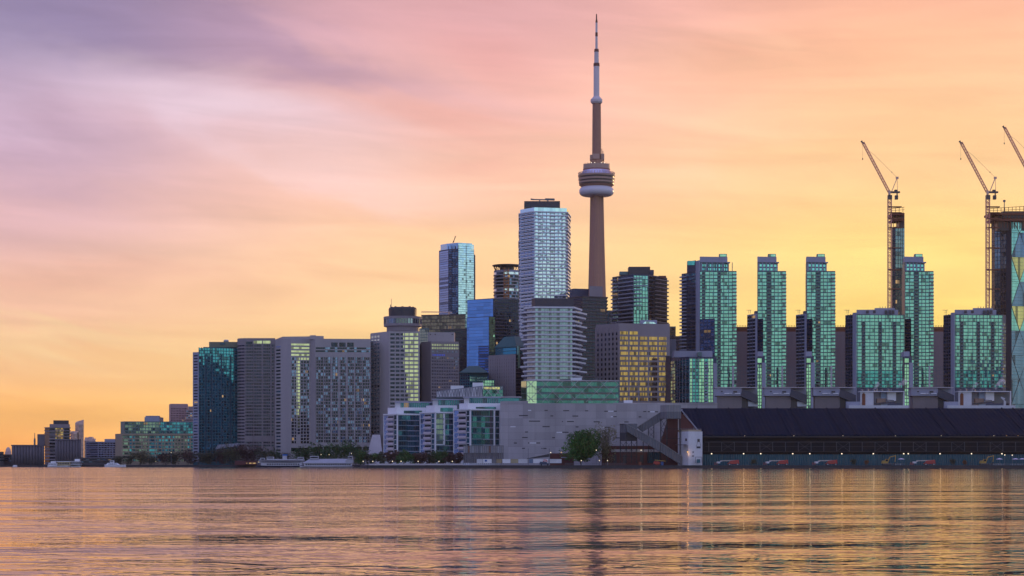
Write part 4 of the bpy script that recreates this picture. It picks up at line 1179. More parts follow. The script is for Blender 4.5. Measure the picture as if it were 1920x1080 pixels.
broad_block('broad green glass block with grey penthouse before the triangle patterned tower at far right', 184, 1880, True)

# glass towers under construction with their cranes
def lattice(m, p, q, w, n, r):
    p, q = Vector(p), Vector(q)
    d = (q - p).normalized()
    u = d.cross(Vector((0, 1, 0))).normalized() * w / 2
    v = Vector((0, 1, 0)) * w / 2
    cs = [u + v, u - v, -u - v, -u + v]
    for c in cs: m.bar(p + c, q + c, r)
    for k in range(n):
        a, b_ = p + (q - p) * (k / n), p + (q - p) * ((k + 1) / n)
        for i in range(4):
            c, e = cs[i], cs[(i + 1) % 4]
            m.bar(a + c, a + e, r * 0.7); m.bar(a + (c if k % 2 else e), b_ + (e if k % 2 else c), r * 0.7)
def build_crane(label):
    Y = 1940
    t = thing('luffing_crane', label, 'crane', (X(1668, Y), Y, GZ))
    m = MB(); lattice(m, (X(1668, Y), Y, GZ), (X(1668, Y), Y, Z(374, Y)), 3.3, 80, 0.36); m.obj('mast', CRANE, t)
    m = MB()
    for y in (388, 399, 410, 427, 465, 506, 542):
        m.box(X(1665, Y), X(1690, Y), Y - 2, Y + 2.2, Z(y + 0.8, Y), Z(y - 0.8, Y))
    m.obj('tie_frame', RUST, t)
    m = MB(); m.box(X(1664.5, Y), X(1672, Y), Y - 2.2, Y + 2.2, Z(374, Y), Z(366, Y)); m.obj('slewing_unit', BRONZE, t)
    m = MB(); m.box(X(1664.5, Y), X(1668.5, Y), Y - 3.5, Y - 2.2, Z(366, Y), Z(358, Y)); m.obj('cab', CRANE_W, t)
    m = MB(); m.box(X(1668, Y), X(1687, Y), Y - 1.8, Y + 1.8, Z(362, Y), Z(359, Y)); m.obj('machinery_deck', BRONZE, t)
    m = MB(); m.box(X(1678, Y), X(1683.5, Y), Y - 1.8, Y + 1.8, Z(374, Y), Z(366.5, Y)); m.box(X(1681, Y), X(1683, Y), Y - .5, Y + .5, Z(367, Y), Z(359, Y)); m.obj('counterweight', DARK, t)
    m = MB(); m.box(X(1677, Y), X(1682, Y), Y - 1.6, Y + 1.6, Z(359.2, Y), Z(356, Y)); m.obj('winch', DARK, t)
    m = MB(); lattice(m, (X(1667, Y), Y, Z(360, Y)), (X(1618, Y), Y, Z(267, Y)), 2.1, 34, 0.25); m.obj('jib', CRANE, t)
    m = MB(); pbar(m, 1614, 265, 1620, 269, Y, 0.8); pbar(m, 1616, 263.5, 1617, 268, Y, 0.6); m.obj('jib_head', BRONZE, t)
    m = MB()
    pbar(m, 1671.5, 360, 1682, 334, Y - 1, 0.45); pbar(m, 1671.5, 360, 1682, 334, Y + 1, 0.45); pbar(m, 1674, 354, 1676, 350, Y, 0.3); pbar(m, 1683, 360, 1682, 334, Y, 0.25)
    m.box(X(1679.8, Y), X(1684.5, Y), Y - 1, Y + 1, Z(335.5, Y), Z(331.5, Y))
    m.obj('back_mast', CRANE_W, t)
    m = MB(); pbar(m, 1682, 333, 1640, 291, Y, 0.13); pbar(m, 1640, 291, 1624, 279, Y, 0.12); m.box(X(1671.5, Y), X(1673, Y), Y - .4, Y + .4, Z(323.5, Y), Z(322, Y)); m.obj('pendant_rope', STEEL, t)
    m = MB(); pbar(m, 1617.4, 268, 1617.4, 297, Y, 0.10); m.obj('hoist_rope', STEEL, t)
    m = MB(); m.box(X(1616.7, Y), X(1618.2, Y), Y - .4, Y + .4, Z(299.5, Y), Z(296.5, Y)); m.obj('hook_block', DARK, t)
    return t
gcr = 'luffing tower cranes on the glass towers'
cr = build_crane('orange luffing crane on the cut off glass tower, standing between the green towers')
cr['group'] = gcr
copy_thing(cr, sh(184, 1940), label='orange luffing crane beside the triangle patterned glass tower, its whole boom in view', group=gcr)
copy_thing(cr, X(1932, 2000) - X(1668, 1940), 60, Z(237, 2000) - Z(265, 1940), label='orange luffing crane whose boom tip alone shows at the top right corner', group=gcr)
G_CON = glass('glass_smoke', (0.07, 0.075, 0.08), 3.0, 0.35, 0.02)
G_CONB = glass('glass_grey_green', (0.20, 0.28, 0.30), 4.0, 0.12, 0.0)
FACET_D = glass('glass_slate_facet', (0.16, 0.24, 0.36), 3.0, 0.1, 0.0, wob=0.01)
FACET_Y = glass('glass_straw_facet', (0.72, 0.58, 0.24), 3.0, 0.05, 0.0, wob=0.01)
FACET_G = glass('glass_mint_facet', (0.28, 0.58, 0.52), 3.0, 0.05, 0.0, wob=0.01)
def open_floors(b, x0, x1, Y, rail):
    bx('roof_deck', RUST, b.root, x0, x1, 399, 403, Y, 24); bx('roof_deck', RUST, b.root, x0 + 2, x1, 410, 414, Y + 1, 22)
    bx('formwork_core', BRONZE, b.root, x0 + 14, x1, 402, 432, Y + 8, 14)
    m = MB(); n = int((x1 - x0) / 7)
    for k in range(n + 1): pbar(m, x0 + k * 7, 400, x0 + k * 7, 391 - k * .9 * rail, Y, 0.3)
    pbar(m, x0, 391, x1, 391 - n * .9 * rail, Y, 0.3); pbar(m, x0, 395, x1, 395 - n * .6 * rail, Y, 0.22)
    m.obj('guard_railing', RUST, b.root)
    m = MB()
    for k in range(n + 1): pbar(m, x0 + 3 + k * 6, 427, x0 + 3 + k * 6, 402, Y + 2, 0.4)
    m.obj('prop_frame', RUST, b.root)
b = Bld('glass_tower', 'dark glass tower under construction, cut straight on its right beside a crane', 'tower', [(1672.5, 1966), (1679, 1962), (1696, 1965)], 425, DARK, 30)
open_floors(b, 1672, 1696, 1958, 1)
b.bands(1672.8, 1679, 427, 727, 40, 0.85, G_CON); b.bands(1679.2, 1696, 427, 727, 40, 0.88, lambda k: G_CON if k < 30 else G_CONB)
b.bars([1684, 1689, 1692.5], 0.5, 425, 727, DARK)
b = Bld('glass_tower', 'broad glass tower under construction with a pattern of pale and dark triangles', 'tower', [(1859, 1968), (1865, 1962), (1887, 1956), (1896, 1950), (2010, 1966)], 408, DARK, 60)
open_floors(b, 1856, 2010, 1944, 0.5)
bx('roof_edge', BRONZE, b.root, 1880, 2010, 396, 408, 1946, 50)
m = MB(); pbar(m, 1883, 397, 1883, 377, 1945, 0.5); m.box(X(1881, 1945), X(1885, 1945), 1944, 1946, Z(378.5, 1945), Z(375, 1945)); m.obj('roof_mast', STEEL, b.root)
b.bands(1859.3, 1865, 427, 727, 40, 0.85, G_CON); b.bands(1865.2, 1886.5, 427, 727, 40, 0.88, lambda k: G_CON if k < 30 else G_CONB)
b.bars([1870, 1876, 1881], 0.5, 425, 727, DARK)
b.panel(1887, 1896, 409, 868, solid('navy_pier', (0.03, 0.035, 0.055)), 'pier', 0.5)
a, e, nn = b.span(1896, 2010)
def facet(px, y): 
    i, t = b.at(px); p = Vector(b.P[i]) + (Vector(b.P[i + 1]) - Vector(b.P[i])) * t
    return Vector((p.x + nn.x * 0.3, p.y + nn.y * 0.3, b.z(y)))
trim = MB()
def tri(p1, p2, p3, mt, push):
    p = [facet(min(max(px, 1896.2), 2009), py) + Vector((nn.x, nn.y, 0)) * push for px, py in (p1, p2, p3)]
    if (p[0] - p[1]).length < .2 or (p[1] - p[2]).length < .2 or (p[0] - p[2]).length < .2: return
    mm = MB(); mm.poly(p); mm.obj('glass_facet', mt, b.root)
    for i in range(3): trim.bar(p[i], p[(i + 1) % 3], 0.22)
for row, y in enumerate(range(390, 860, 46)):
    ya, yb = max(y, 408.5), y + 46
    for q in range(4):
        xs = 1895.5 + 32 * q
        lit_ = FACET_Y if row < 5 else FACET_D
        side_ = FACET_G if row < 5 else FACET_D
        if row % 2 == 0:
            tri((xs, ya), (xs + 16, yb), (xs + 32, ya), lit_ if row else FACET_G, 0.25)
            tri((xs, ya), (xs, yb), (xs + 16, yb), side_, 0.0); tri((xs + 16, yb), (xs + 32, yb), (xs + 32, ya), side_, 0.0)
        else:
            tri((xs, yb), (xs + 32, yb), (xs + 16, ya), FACET_D, 0.25)
            tri((xs, ya), (xs, yb), (xs + 16, ya), side_, 0.0); tri((xs + 16, ya), (xs + 32, yb), (xs + 32, ya), side_ if q % 2 else FACET_D, 0.0)
trim.obj('facet_trim_frame', DARK, b.root)
m = MB()
for k in range(48):
    y = 412 + k * 6.6
    if y < 727: b.slabbox(m, 1896, 2009, b.z(y + .35), b.z(y), 0.6, 0)
m.obj('storey_line_frame', DARK, b.root)
# ------------------------------------------------------------------ the long waterfront shed and what stands before it
Yf, Yr = 1172, 1232
S = thing('sugar_shed', 'long dark industrial shed with a huge pitched sheet roof and teal lower wall', 'shed', (X(1700, Yf), Yf, GZ))
xe, xr = 2600, 2600
m = MB()
zr, ze = Z(765.5, Yr), Z(815, Yf)
x0r, x0e, x1 = X(1277, Yr), X(1313, Yf), X(2400, Yf)
m.hexa([(x0e, Yf, ze - .8), (x1, Yf, ze - .8), (x1, Yr, zr - .8), (x0r, Yr, zr - .8), (x0e, Yf, ze), (x1, Yf, ze), (x1, Yr, zr), (x0r, Yr, zr)])
m.obj('roof', ROOFC, S)
m = MB(); m.hexa([(x0r, Yr + .1, zr - .8), (x1, Yr + .1, zr - .8), (x1, Yr + 50, ze - .8), (x0r, Yr + 50, ze - .8), (x0r, Yr + .1, zr), (x1, Yr + .1, zr), (x1, Yr + 50, ze), (x0r, Yr + 50, ze)]); m.obj('rear_roof', ROOFC, S)
for px in (1305, 1365, 1390, 1456, 1481, 1549, 1573, 1640, 1735, 1759, 1877, 1898, 1990):
    xx = X(px, Yr)
    m = MB(); m.hexa([(xx, Yf - .05, ze), (xx + .55, Yf - .05, ze), (xx + .55, Yr, zr), (xx, Yr, zr), (xx, Yf - .05, ze + .5), (xx + .55, Yf - .05, ze + .5), (xx + .55, Yr, zr + .5), (xx, Yr, zr + .5)])
    m.obj('roof_rib', ROOFC, S)
m = MB(); m.box(x0e + 2, x1, Yf + 5, Yf + 50, Z(853, Yf), ze - 0.9); m.obj('wall', solid('eave_shade_wall', (0.006, 0.008, 0.016), 0.8), S)  # near-black colour holds the shade under the eave
m = MB(); m.box(x0e + 2, x1, Yf + 2, Yf + 50, GZ, Z(852, Yf)); m.obj('lower_wall', TEALW, S)
m = MB(); m.box(x0e, x1, Yf - .2, Yf + .4, ze - 1.6, ze - .8); m.obj('gutter', BLACKSTEEL, S)
m = MB(); m.box(x0e, x1, Yf + .6, Yf + 6, Z(847.5, Yf), Z(846.3, Yf)); m.obj('gallery_floor', BLACKSTEEL, S)
m = MB()
m.box(x0e + 3, x1, Yf + 1.2, Yf + 1.45, Z(829.2, Yf), Z(828.2, Yf)); m.box(x0e + 3, x1, Yf + 1.2, Yf + 1.45, Z(837.4, Yf), Z(837, Yf))
for k in range(60):
    px = 1329 + k * 24
    if X(px, Yf) < x1: m.box(X(px, Yf), X(px, Yf) + .28, Yf + 1.15, Yf + 1.5, Z(847, Yf), Z(828.4, Yf))
    if k % 3 == 1: pbar(m, px, 846, px + 24, 829, Yf + 1.3, 0.1); pbar(m, px + 24, 846, px, 829, Yf + 1.3, 0.1)
m.obj('gallery_frame', solid('gallery_steel', (0.06, 0.065, 0.08)), S)
m = MB()
pts = [(1252, 786), (1275, 770), (1316, 816), (1316, 868), (1236, 868), (1241, 822)]
n = len(pts); Yg = Yf + 6
fr = [(X(a, Yg), Yg, Z(b_, Yg) if b_ < 868 else GZ) for a, b_ in pts][::-1]
bk = [(p[0], Yg + 3, p[2]) for p in fr]
m.v = fr + bk; m.f = [tuple(range(n)), tuple(reversed(range(n, 2 * n)))] + [(i, i + n, (i + 1) % n + n, (i + 1) % n) for i in range(n)]
m.obj('brick_gable', REDBRICK, S)
m = MB(); m.hexa([(X(1276, Yg), Yg - .6, Z(771, Yg)), (X(1278, Yg), Yg - .6, Z(771, Yg)), (X(1278, Yg), Yg, Z(771, Yg)), (X(1276, Yg), Yg, Z(771, Yg)),
                  (X(1277, Yg), Yg - .6, Z(767, Yg)), (X(1280, Yg), Yg - .6, Z(767, Yg)), (X(1280, Yg), Yg, Z(767, Yg)), (X(1277, Yg), Yg, Z(767, Yg))]); m.obj('gable_cap', CONC_B, S)
m = MB(); pbar(m, 1277, 768, 1316, 816, Yg - .4, 0.45); m.obj('verge_trim', CONC_B, S)
m = MB(); pbar(m, 1272, 783, 1272, 806, Yg - .6, 0.35); m.obj('rainwater_pipe', CONC_L, S)
# lamps on the shed
LW = lamp('lamp_white', (1.0, 0.86, 0.62), 1.7); LO = lamp('lamp_orange', (1.0, 0.55, 0.18), 1.3)
def wall_lamp(px, py, Y, label, group, mat=LW, r=0.5, power=0):
    t = thing('wall_lamp', label, 'lamp', (X(px, Y), Y, Z(py, Y)), group)
    m = MB(); q = Z(py, Y)
    m.lathe(X(px, Y), Y - .8, [(r * .4, q - r), (r * .95, q - r * .4), (r * .95, q + r * .2), (r * .35, q + r * .7)], 10); m.obj('bulb', mat, t, True)
    m = MB(); m.lathe(X(px, Y), Y - .8, [(r * 1.1, q + r * .6), (r * .4, q + r * 1.1)], 10); m.bar((X(px, Y), Y - .8, q + r), (X(px, Y), Y + 2.1, q + r), 0.1); m.obj('lamp_hood', BLACKSTEEL, t)
    if power:
        l = bpy.data.lights.new('wall_lamp_light', 'POINT'); l.energy = power; l.color = (1, .85, .6) if mat is LW else (1, .5, .15); l.shadow_soft_size = .6
        o = bpy.data.objects.new('wall_lamp_light', l); COL.objects.link(o); o.location = (X(px, Y), Y - 2.2, q - 1.0)
lampx = [1334, 1394, 1426, 1486, 1518, 1578, 1637, 1694, 1702.5, 1762, 1821, 1878]
nxt = ['white lamp on the teal wall beside the white stair building', 'white lamp above the first boom lift', 'white lamp above the left end of the second boom lift', 'white lamp right of the second boom lift',
       'white lamp above the left end of the third boom lift', 'white lamp right of the third boom lift', 'white lamp on the teal wall above the first orange bush', 'white lamp above the first parasol',
       'white lamp just right of the first parasol', 'white lamp above the right end of the fourth boom lift', 'white lamp on the teal wall above the second orange bush', 'white lamp above the parasol beside the second excavator']
for px, lb in zip(lampx, nxt): wall_lamp(px, 850.6, Yf, lb, 'white lamps along the teal wall', LW, 0.40, 45)
for px, lb in ((1396, 'small lamp under the shed eave above the first boom lift'), (1488, 'small lamp under the shed eave above the second boom lift'), (1580, 'small lamp under the shed eave above the third boom lift'),
               (1678.5, 'small lamp under the shed eave above the first excavator'), (1764, 'small lamp under the shed eave above the fourth boom lift'), (1862.6, 'small lamp under the shed eave above the second excavator'),
               (1886.6, 'orange eave lamp, left one of the pair at the shed far end'), (1908, 'orange eave lamp, right one of the pair at the shed far end')):
    wall_lamp(px, 817, Yf + 1, lb, 'small lamps under the shed eave', LO if px > 1870 else LW, 0.26)

# low plant rooms behind the shed roof
p0 = Bld('plant_room', 'low grey plant room with a brick lower wall and sloping chute, first from the brick gable', 'building', [(1344, 1300), (1391, 1300)], 741, solid('brown_grey_brick', (0.22, 0.19, 0.19), 0.9), 20, ybase=790)
p0.block('upper_wall', CONC_B, [(1341, 1298), (1391, 1298)], 727, 742, 22)
bx('roof_eave', CONC_L, p0.root, 1341, 1420, 725.8, 727.2, 1297, 20)
bx('rear_wall', CONC_B, p0.root, 1391, 1420, 727.5, 790, 1306, 8)
bx('recess', DARK, p0.root, 1390.5, 1402, 742, 790, 1301, 5)
m = MB(); ya = 1297.5
m.hexa([(X(1389, ya), ya, Z(743, ya)), (X(1421, ya), ya, Z(757, ya)), (X(1421, ya), ya + 6, Z(757, ya)), (X(1389, ya), ya + 6, Z(743, ya)),
        (X(1392, ya), ya, Z(728.5, ya)), (X(1421, ya), ya, Z(741, ya)), (X(1421, ya), ya + 6, Z(741, ya)), (X(1392, ya), ya + 6, Z(728.5, ya))]); m.obj('chute', solid('grey_chute', (0.06, 0.065, 0.085)), p0.root)
bx('white_tank', WHITE_D, p0.root, 1403, 1421, 753, 762, 1300, 4)
for xa, xb, ya_, yb_, mt in ((1352, 1355, 733, 735, DARK), (1375, 1382, 733, 736, DARK), (1358, 1368, 737, 738.6, WHITE), (1378, 1388, 737, 738.6, WHITE), (1369, 1373, 736.5, 738.6, WHITE_D)):
    bx('wall_unit', mt, p0.root, xa, xb, ya_, yb_, 1297.4, .5)
gp = 'repeats of the low plant room'
p0.root['group'] = gp
for dx, lb in ((92, 'low grey plant room with sloping chute, right of the nearest green slice'), (184, 'low grey plant room with sloping chute, right of the middle green slice'), (368, 'low grey plant room with sloping chute, right of the last green slice')):
    copy_thing(p0.root, sh(dx, 1298), label=lb, group=gp)
def white_plant(label, dx, xr):
    b = Bld('white_plant_building', label, 'building', [(1613 + dx, 1292), (1638 + dx, 1292)], 734.5, WHITE_D, 12, ybase=790)
    bx('rear_wall', CONC_B, b.root, 1638 + dx, 1652 + dx, 735, 760, 1300, 6)
    bx('blue_panel', solid('pale_blue_panel', (0.40, 0.52, 0.72)), b.root, 1652 + dx, 1664 + dx, 735, 760, 1298, 6)
    bx('white_panel', WHITE, b.root, 1664 + dx, 1680 + dx, 734.5, 752, 1295, 6)
    bx('roof_edge', WHITE, b.root, 1613 + dx, xr, 733.2, 734.6, 1291, 10)
    bx('grey_wall', STEEL, b.root, 1680 + dx, xr - 2, 736, 756, 1300, 4)
    bx('side_post', WHITE, b.root, xr - 2, xr, 734.7, 764, 1294, 3)
    bx('duct', solid('tan_duct', (0.30, 0.20, 0.14)), b.root, 1645 + dx, 1661 + dx, 747, 755.5, 1291, 4)
    m = MB(); pbar(m, 1640 + dx, 757, 1680 + dx, 752.5, 1290, 0.45); pbar(m, 1661 + dx, 750, 1676 + dx, 751, 1290, .35); pbar(m, 1640 + dx, 757, 1664 + dx, 757, 1290, .4); m.obj('pipe_frame', DARK, b.root)
    bx('rusty_door', RUST, b.root, 1616.5 + dx, 1622.5 + dx, 739, 760.5, 1291.6, .6)
    m = MB(); m.lathe(X(1619.5 + dx, 1291.9), 1291.9, [(X(1622, 1292) - X(1619, 1292), Z(739.2, 1292)), (.2, Z(736.8, 1292))], 8); m.obj('door_arch', RUST, b.root)
    bx('low_parapet', WHITE_D, b.root, 1592 + dx, xr + 8, 760, 790, 1288, 2)
    bx('tank_wall', CONC_B, b.root, 1587 + dx, 1613 + dx, 753, 790, 1290, 3)
    m = MB()
    for k in range(7):
        xx = 1616 + dx + k * 9 + (k % 3) * 2
        if xx < xr - 4: m.lathe(X(xx, 1297), 1297, [(.7, Z(734, 1297)), (.7, Z(731.5 - k % 2 * 1.5, 1297)), (1.1, Z(731 - k % 2 * 1.5, 1297)), (.3, Z(730 - k % 2 * 1.5, 1297))], 8)
    m.obj('roof_vents_grille', STEEL, b.root)
    if dx: 
        m = MB(); pbar(m, 1884, 760, 1884, 752, 1289, .9); pbar(m, 1884, 752, 1877, 745, 1289, .45); pbar(m, 1877, 745, 1884, 748, 1289, .6); m.obj('loading_arm', WHITE_D, b.root)
    b.root['group'] = 'white plant buildings behind the shed roof'
white_plant('white plant building with a rusty arched door before the first broad green block', 0, 1696)
white_plant('white plant building with a loading arm before the last broad green block', 184, 1896)
def smoke_mat(g):
    return None
sm = bpy.data.materials.new('steam'); sm.use_nodes = True
nt = sm.node_tree; nt.nodes.clear(); g = NT(nt)
tcn = g.n('ShaderNodeNewGeometry'); nz = g.noise(tcn.outputs['Position'], 0.5, 4, 0.6)
pv = g.n('ShaderNodeVolumePrincipled'); pv.inputs['Color'].default_value = (.95, .92, .97, 1)
g.put(pv.inputs['Density'], g.m('MULTIPLY', g.ss(nz, 0.42, 0.62), 0.45))
ou = g.n('ShaderNodeOutputMaterial'); nt.links.new(pv.outputs[0], ou.inputs[1])
def steam(px, py, lean, big, label):
    m = MB(); Y = 1296
    for k in range(7):
        f = k / 6
        cx, cz, r = X(px + lean * f * f, Y), Z(py - 13 * f * big, Y), (0.5 + 1.6 * f) * big
        i = len(m.v)
        m.lathe(cx, Y + math.sin(k) * .5, [(r * math.sin(t * math.pi / 5 + .01), cz - r * math.cos(t * math.pi / 5)) for t in range(6)], 8)
    tag(m.obj('steam_plume', sm, None, True), label, 'steam', 'steam plumes', kind='stuff')
steam(1640, 731, 5, 0.8, 'small white steam puff over the first white plant building')
steam(1683, 730, 12, 1.1, 'larger leaning white steam puff beside the cut edge of the first broad block')
steam(1824, 731, 5, 0.8, 'small white steam puff over the last white plant building')
steam(1867, 730, 12, 1.1, 'larger leaning white steam puff over the last white plant building')

# pale slotted wall building
b = Bld('slotted_building', 'long windowless pale grey panel building dotted with thin dark and white slots', 'building', [(938, 1243), (990, 1236), (1345, 1240)], 756, SLOTW, 30)
m = MB(); b.sb(m, Vector(b.P[0]), Vector(b.P[1]), Vector((0, -1)), b.zt - .1, b.zt + 1.5, 0.0, 2); m.obj('parapet', SLOTW, b.root)
SLD, SLW = solid('slot_dark', (0.05, 0.045, 0.05), 0.4), solid('slot_white', (0.75, 0.75, 0.78), 0.4)
sl_ = [(540, 568, 457, 1), (672, 697, 457, 0), (818, 865, 459, 0), (990, 1014, 460, 0), (1140, 1168, 463, 0), (1170, 1212, 463, 1), (1214, 1237, 463, 0), (1445, 1468, 465, 0), (1480, 1497, 466, 0), (1498, 1534, 467, 1), (1536, 1560, 467, 0),
      (472, 545, 497, 0), (718, 740, 500, 0), (890, 936, 501, 0), (1190, 1208, 506, 1), (1210, 1236, 506, 0), (1408, 1430, 507, 0), (551, 638, 541, 0), (808, 816, 544, 0), (848, 902, 544, 0), (1056, 1104, 546, 0), (1296, 1330, 547, 0),
      (405, 445, 584, 1), (656, 712, 584, 0), (915, 938, 586, 0), (1105, 1140, 589, 1), (1142, 1188, 588, 0), (520, 544, 626, 0), (766, 810, 629, 1), (811, 860, 628, 0), (497, 540, 669, 0), (732, 754, 670, 0), (1215, 1260, 672, 0),
      (432, 456, 712, 0), (537, 554, 712, 0), (555, 606, 712, 1), (608, 638, 712, 0), (496, 518, 754, 0), (648, 656, 755, 0), (663, 687, 755, 0)]
for xa, xb, y, w in sl_:
    px0, px1, py = 860 + xa / 4.174, 860 + xb / 4.174, 660 + y / 4.174
    b.panel(px0, px1, py - 0.95, py + 0.95, SLW if w else SLD, 'slot_window', 0.05)
bx('roof_unit', WHITE, b.root, 1170, 1186, 750.5, 757, 1246, 6); bx('roof_unit', STEEL, b.root, 1163, 1169, 753, 757, 1246, 4)
bx('roof_trim', CONC_L, b.root, 1150, 1345, 755.4, 756.4, 1239, 0.8)

# lattice-fronted glass building
b = Bld('lattice_building', 'low green glass building wrapped in a diagonal lattice, before the terraced building', 'building', [(977, 1315), (987, 1308), (1161, 1314)], 713, GREENM, 40)
b.bands(977.5, 987, 714, 760, 4, 0.9, glass('glass_green_glint', (0.62, 0.80, 0.55), 2.5, 0.0, 0.0))  # pale tint paints a bright yellow-green reflection, here and past the corner
b.bands(988, 1006, 714, 760, 4, 0.92, glass('glass_green_glint', ()))
b.bands(1006, 1160, 714, 760, 4, 0.62, G_LATT)
TAN = solid('tan_blind', (0.20, 0.16, 0.12), 0.8)
for k in range(4): b.panel(1032, 1155, 715.5 + k * 11.6 - 2.6, 715.5 + k * 11.6 - .3, TAN, 'blind_band', 0.02)
m = MB()
def lp(px, y):
    i, t = b.at(px); p = Vector(b.P[i]) + (Vector(b.P[i + 1]) - Vector(b.P[i])) * t
    return (p.x, p.y - .5, b.z(y))
for k in range(-2, 8):
    x0 = 989 + k * 27.3
    for sgn in (1, -1):
        xa, xb = (x0, x0 + 40) if sgn > 0 else (x0 + 40, x0)
        ya, yb = 714, 754
        # clip to the wall
        def cl(xa, ya, xb, yb):
            t0, t1 = 0.0, 1.0
            for lim, s in ((988, 1), (1160, -1)):
                da, db = s * (xa - lim), s * (xb - lim)
                if da < 0 and db < 0: return None
                if da < 0: t0 = max(t0, da / (da - db))
                elif db < 0: t1 = min(t1, da / (da - db))
            return xa + (xb - xa) * t0, ya + (yb - ya) * t0, xa + (xb - xa) * t1, ya + (yb - ya) * t1
        q = cl(xa, ya, xb, yb)
        if q: m.bar(lp(q[0], q[1]), lp(q[2], q[3]), 0.22)
m.obj('diagonal_lattice', solid('lattice_steel', (0.42, 0.45, 0.42), 0.5), b.root)
b.bars(b.even(988, 1160, 34), 0.14, 713, 755, GREENM, 'mullion_frame', 0.12)
b.panel(977, 1161, 712.6, 714, CONC_L, 'roof_trim', .4)
bx('roof_unit', WHITE, b.root, 1070, 1091, 708, 713.5, 1325, 8); bx('roof_unit', STEEL, b.root, 1050, 1070, 710.5, 713.5, 1328, 6)
m = MB(); pbar(m, 1120, 713, 1120, 709, 1325, .25); pbar(m, 1112, 711, 1130, 711, 1325, .2); pbar(m, 1125, 713, 1125, 707, 1325, .2); m.obj('roof_frame', STEEL, b.root)

# ------------------------------------------------------------------ white framed condominiums
def condo(label, x0, xc, x1, ytop, pent, upper, Y, low):
    b = Bld('white_framed_condominium', label, 'building', [(x0, Y + 11), (xc, Y), (x1, Y + 4)], ytop, WHITE_D, 34)
    n = 8
    w = xc - x0
    b.bands(x0 + .6, x0 + w * .28, ytop + 2, 852, n, 0.9, glass('glass_sky_blue', (0.35, 0.50, 0.80), 3, .05, 0.0))
    b.bands(x0 + w * .30, x0 + w * .74, ytop + 2, 852, n, 0.55, G_DIM)
    b.balconies(x0 + w * .30, x0 + w * .78, ytop + 2, 852, n, 1.2, 1.3, solid('lilac_render', (0.62, 0.54, 0.58)))
    b.bands(x0 + w * .78, x0 + w * .95, ytop + 2, 852, n, 0.85, G_PIER)
    b.panel(xc - 1.4, xc + 1.6, ytop, 868, WHITE, 'frame_post', 0.9)
    b.panel(x0, xc + 1, ytop - .4, ytop + 1.6, WHITE, 'frame_beam', 0.7); b.panel(xc, x1, ytop, ytop + 2, WHITE, 'frame_beam', 1.2)
    b.panel(x0, x0 + .8, ytop, 868, WHITE, 'frame_post', 0.5)
    b.bands(xc + 2, x1, ytop + 2.5, 856, n, 0.88, low)
    b.bars(b.even(xc + 2, x1, max(4, int((x1 - xc) / 3.2))), 0.16, ytop + 2, 856, NAVYM)
    xq = xc + 2 + (x1 - xc) * .38
    b.balconies(xc + 2, xq, ytop + 3, 856, n, 1.3, 0.5, solid('balcony_glass_rail', (0.10, 0.16, 0.20), 0.2)); b.balconies(xq, x1, ytop + 3, 856, n, 0.25, 0.3, CONC_B)
    px0, px1, py0, py1 = pent
    b.block('penthouse', WHITE, [(px0, Y + 14), (px0 + 16, Y + 6), (px1, Y + 8)], py0, ytop + .4, 24)
    bx('penthouse_window', G_PIER, b.root, xc + 2, px1 - 8, py1, ytop - 0.8, Y + 6.5, 1.6)
    ux0, ux1, uy0, uy1 = upper
    b.block('upper_storey', G_PIER, [(ux0 + 10, Y + 12), (ux1, Y + 14)], uy0, uy1 + .4, 16)
    b.block('stair_room', WHITE_D, [(ux0, Y + 11), (ux0 + 10, Y + 11)], uy0 - 1, uy1 + .5, 8)
    b.block('roof', CONC_B, [(ux0 - 1, Y + 9), (ux1 + 1, Y + 11)], uy0 - 2, uy0, 22)
    m = MB()
    for k in range(int((ux1 - ux0 - 10) / 4)): bxx = X(ux0 + 11 + k * 4, Y + 11.7); m.box(bxx, bxx + .3, Y + 11.7, Y + 12.2, Z(uy1, Y), Z(uy0, Y))
    m.obj('window_frame', CONC_B, b.root)
    b.root['group'] = 'white framed waterfront condominiums'
    return b
condo('lowest white framed glass condominium, left of three, beside the flared hotel foot', 720, 744.5, 789, 776, (727, 799, 764, 770), (741, 811, 755, 764), 1275, G_PIER)
c2 = condo('white framed glass condominium, middle of three, with a pale greenish glass bay', 788, 815.6, 851, 772.6, (799, 857, 760, 764.5), (811, 869, 750, 759.5), 1262, G_PIER)
c2.bands(818, 832, 775, 836, 6, 0.8, glass('glass_olive', (0.28, 0.36, 0.33), 3, .1, 0.08), 'bay_window', 0.2); c2.panel(830.5, 834, 775, 834, WHITE, 'frame_post', .6); c2.panel(818, 834, 832.5, 834.5, WHITE, 'frame_beam', .6)
c3 = condo('largest white framed glass condominium, right of three, under the sloped white truss', 851, 881.5, 938, 767, (861, 938, 756, 763), (870, 939, 746, 756), 1250, glass('glass_deep_green', (0.05, 0.20, 0.22), 3.0, 0.35, 0.015))
c3.panel(925, 928, 768, 866, WHITE, 'frame_post', 1.0); c3.panel(936, 938, 768, 866, WHITE_D, 'frame_post', 1.0); c3.panel(918, 924, 769, 866, DARK, 'dark_bay_strip', .15)
bx('long_roof', CONC_L, c3.root, 868, 978, 743.6, 745.2, 1262, 20); bx('rear_glazing', G_PIER, c3.root, 939, 977, 745.2, 757, 1268, 4)
b = Bld('truss_roof_building', 'building with sloped white truss panels and an x-braced glass end above the condominiums', 'building', [(818, 1310), (906, 1306), (944, 1310)], 742, GREENM, 26)
P0 = lambda px, y, Y=1302: (X(px, Y), Y, Z(y, Y))
m = MB()
prev = None
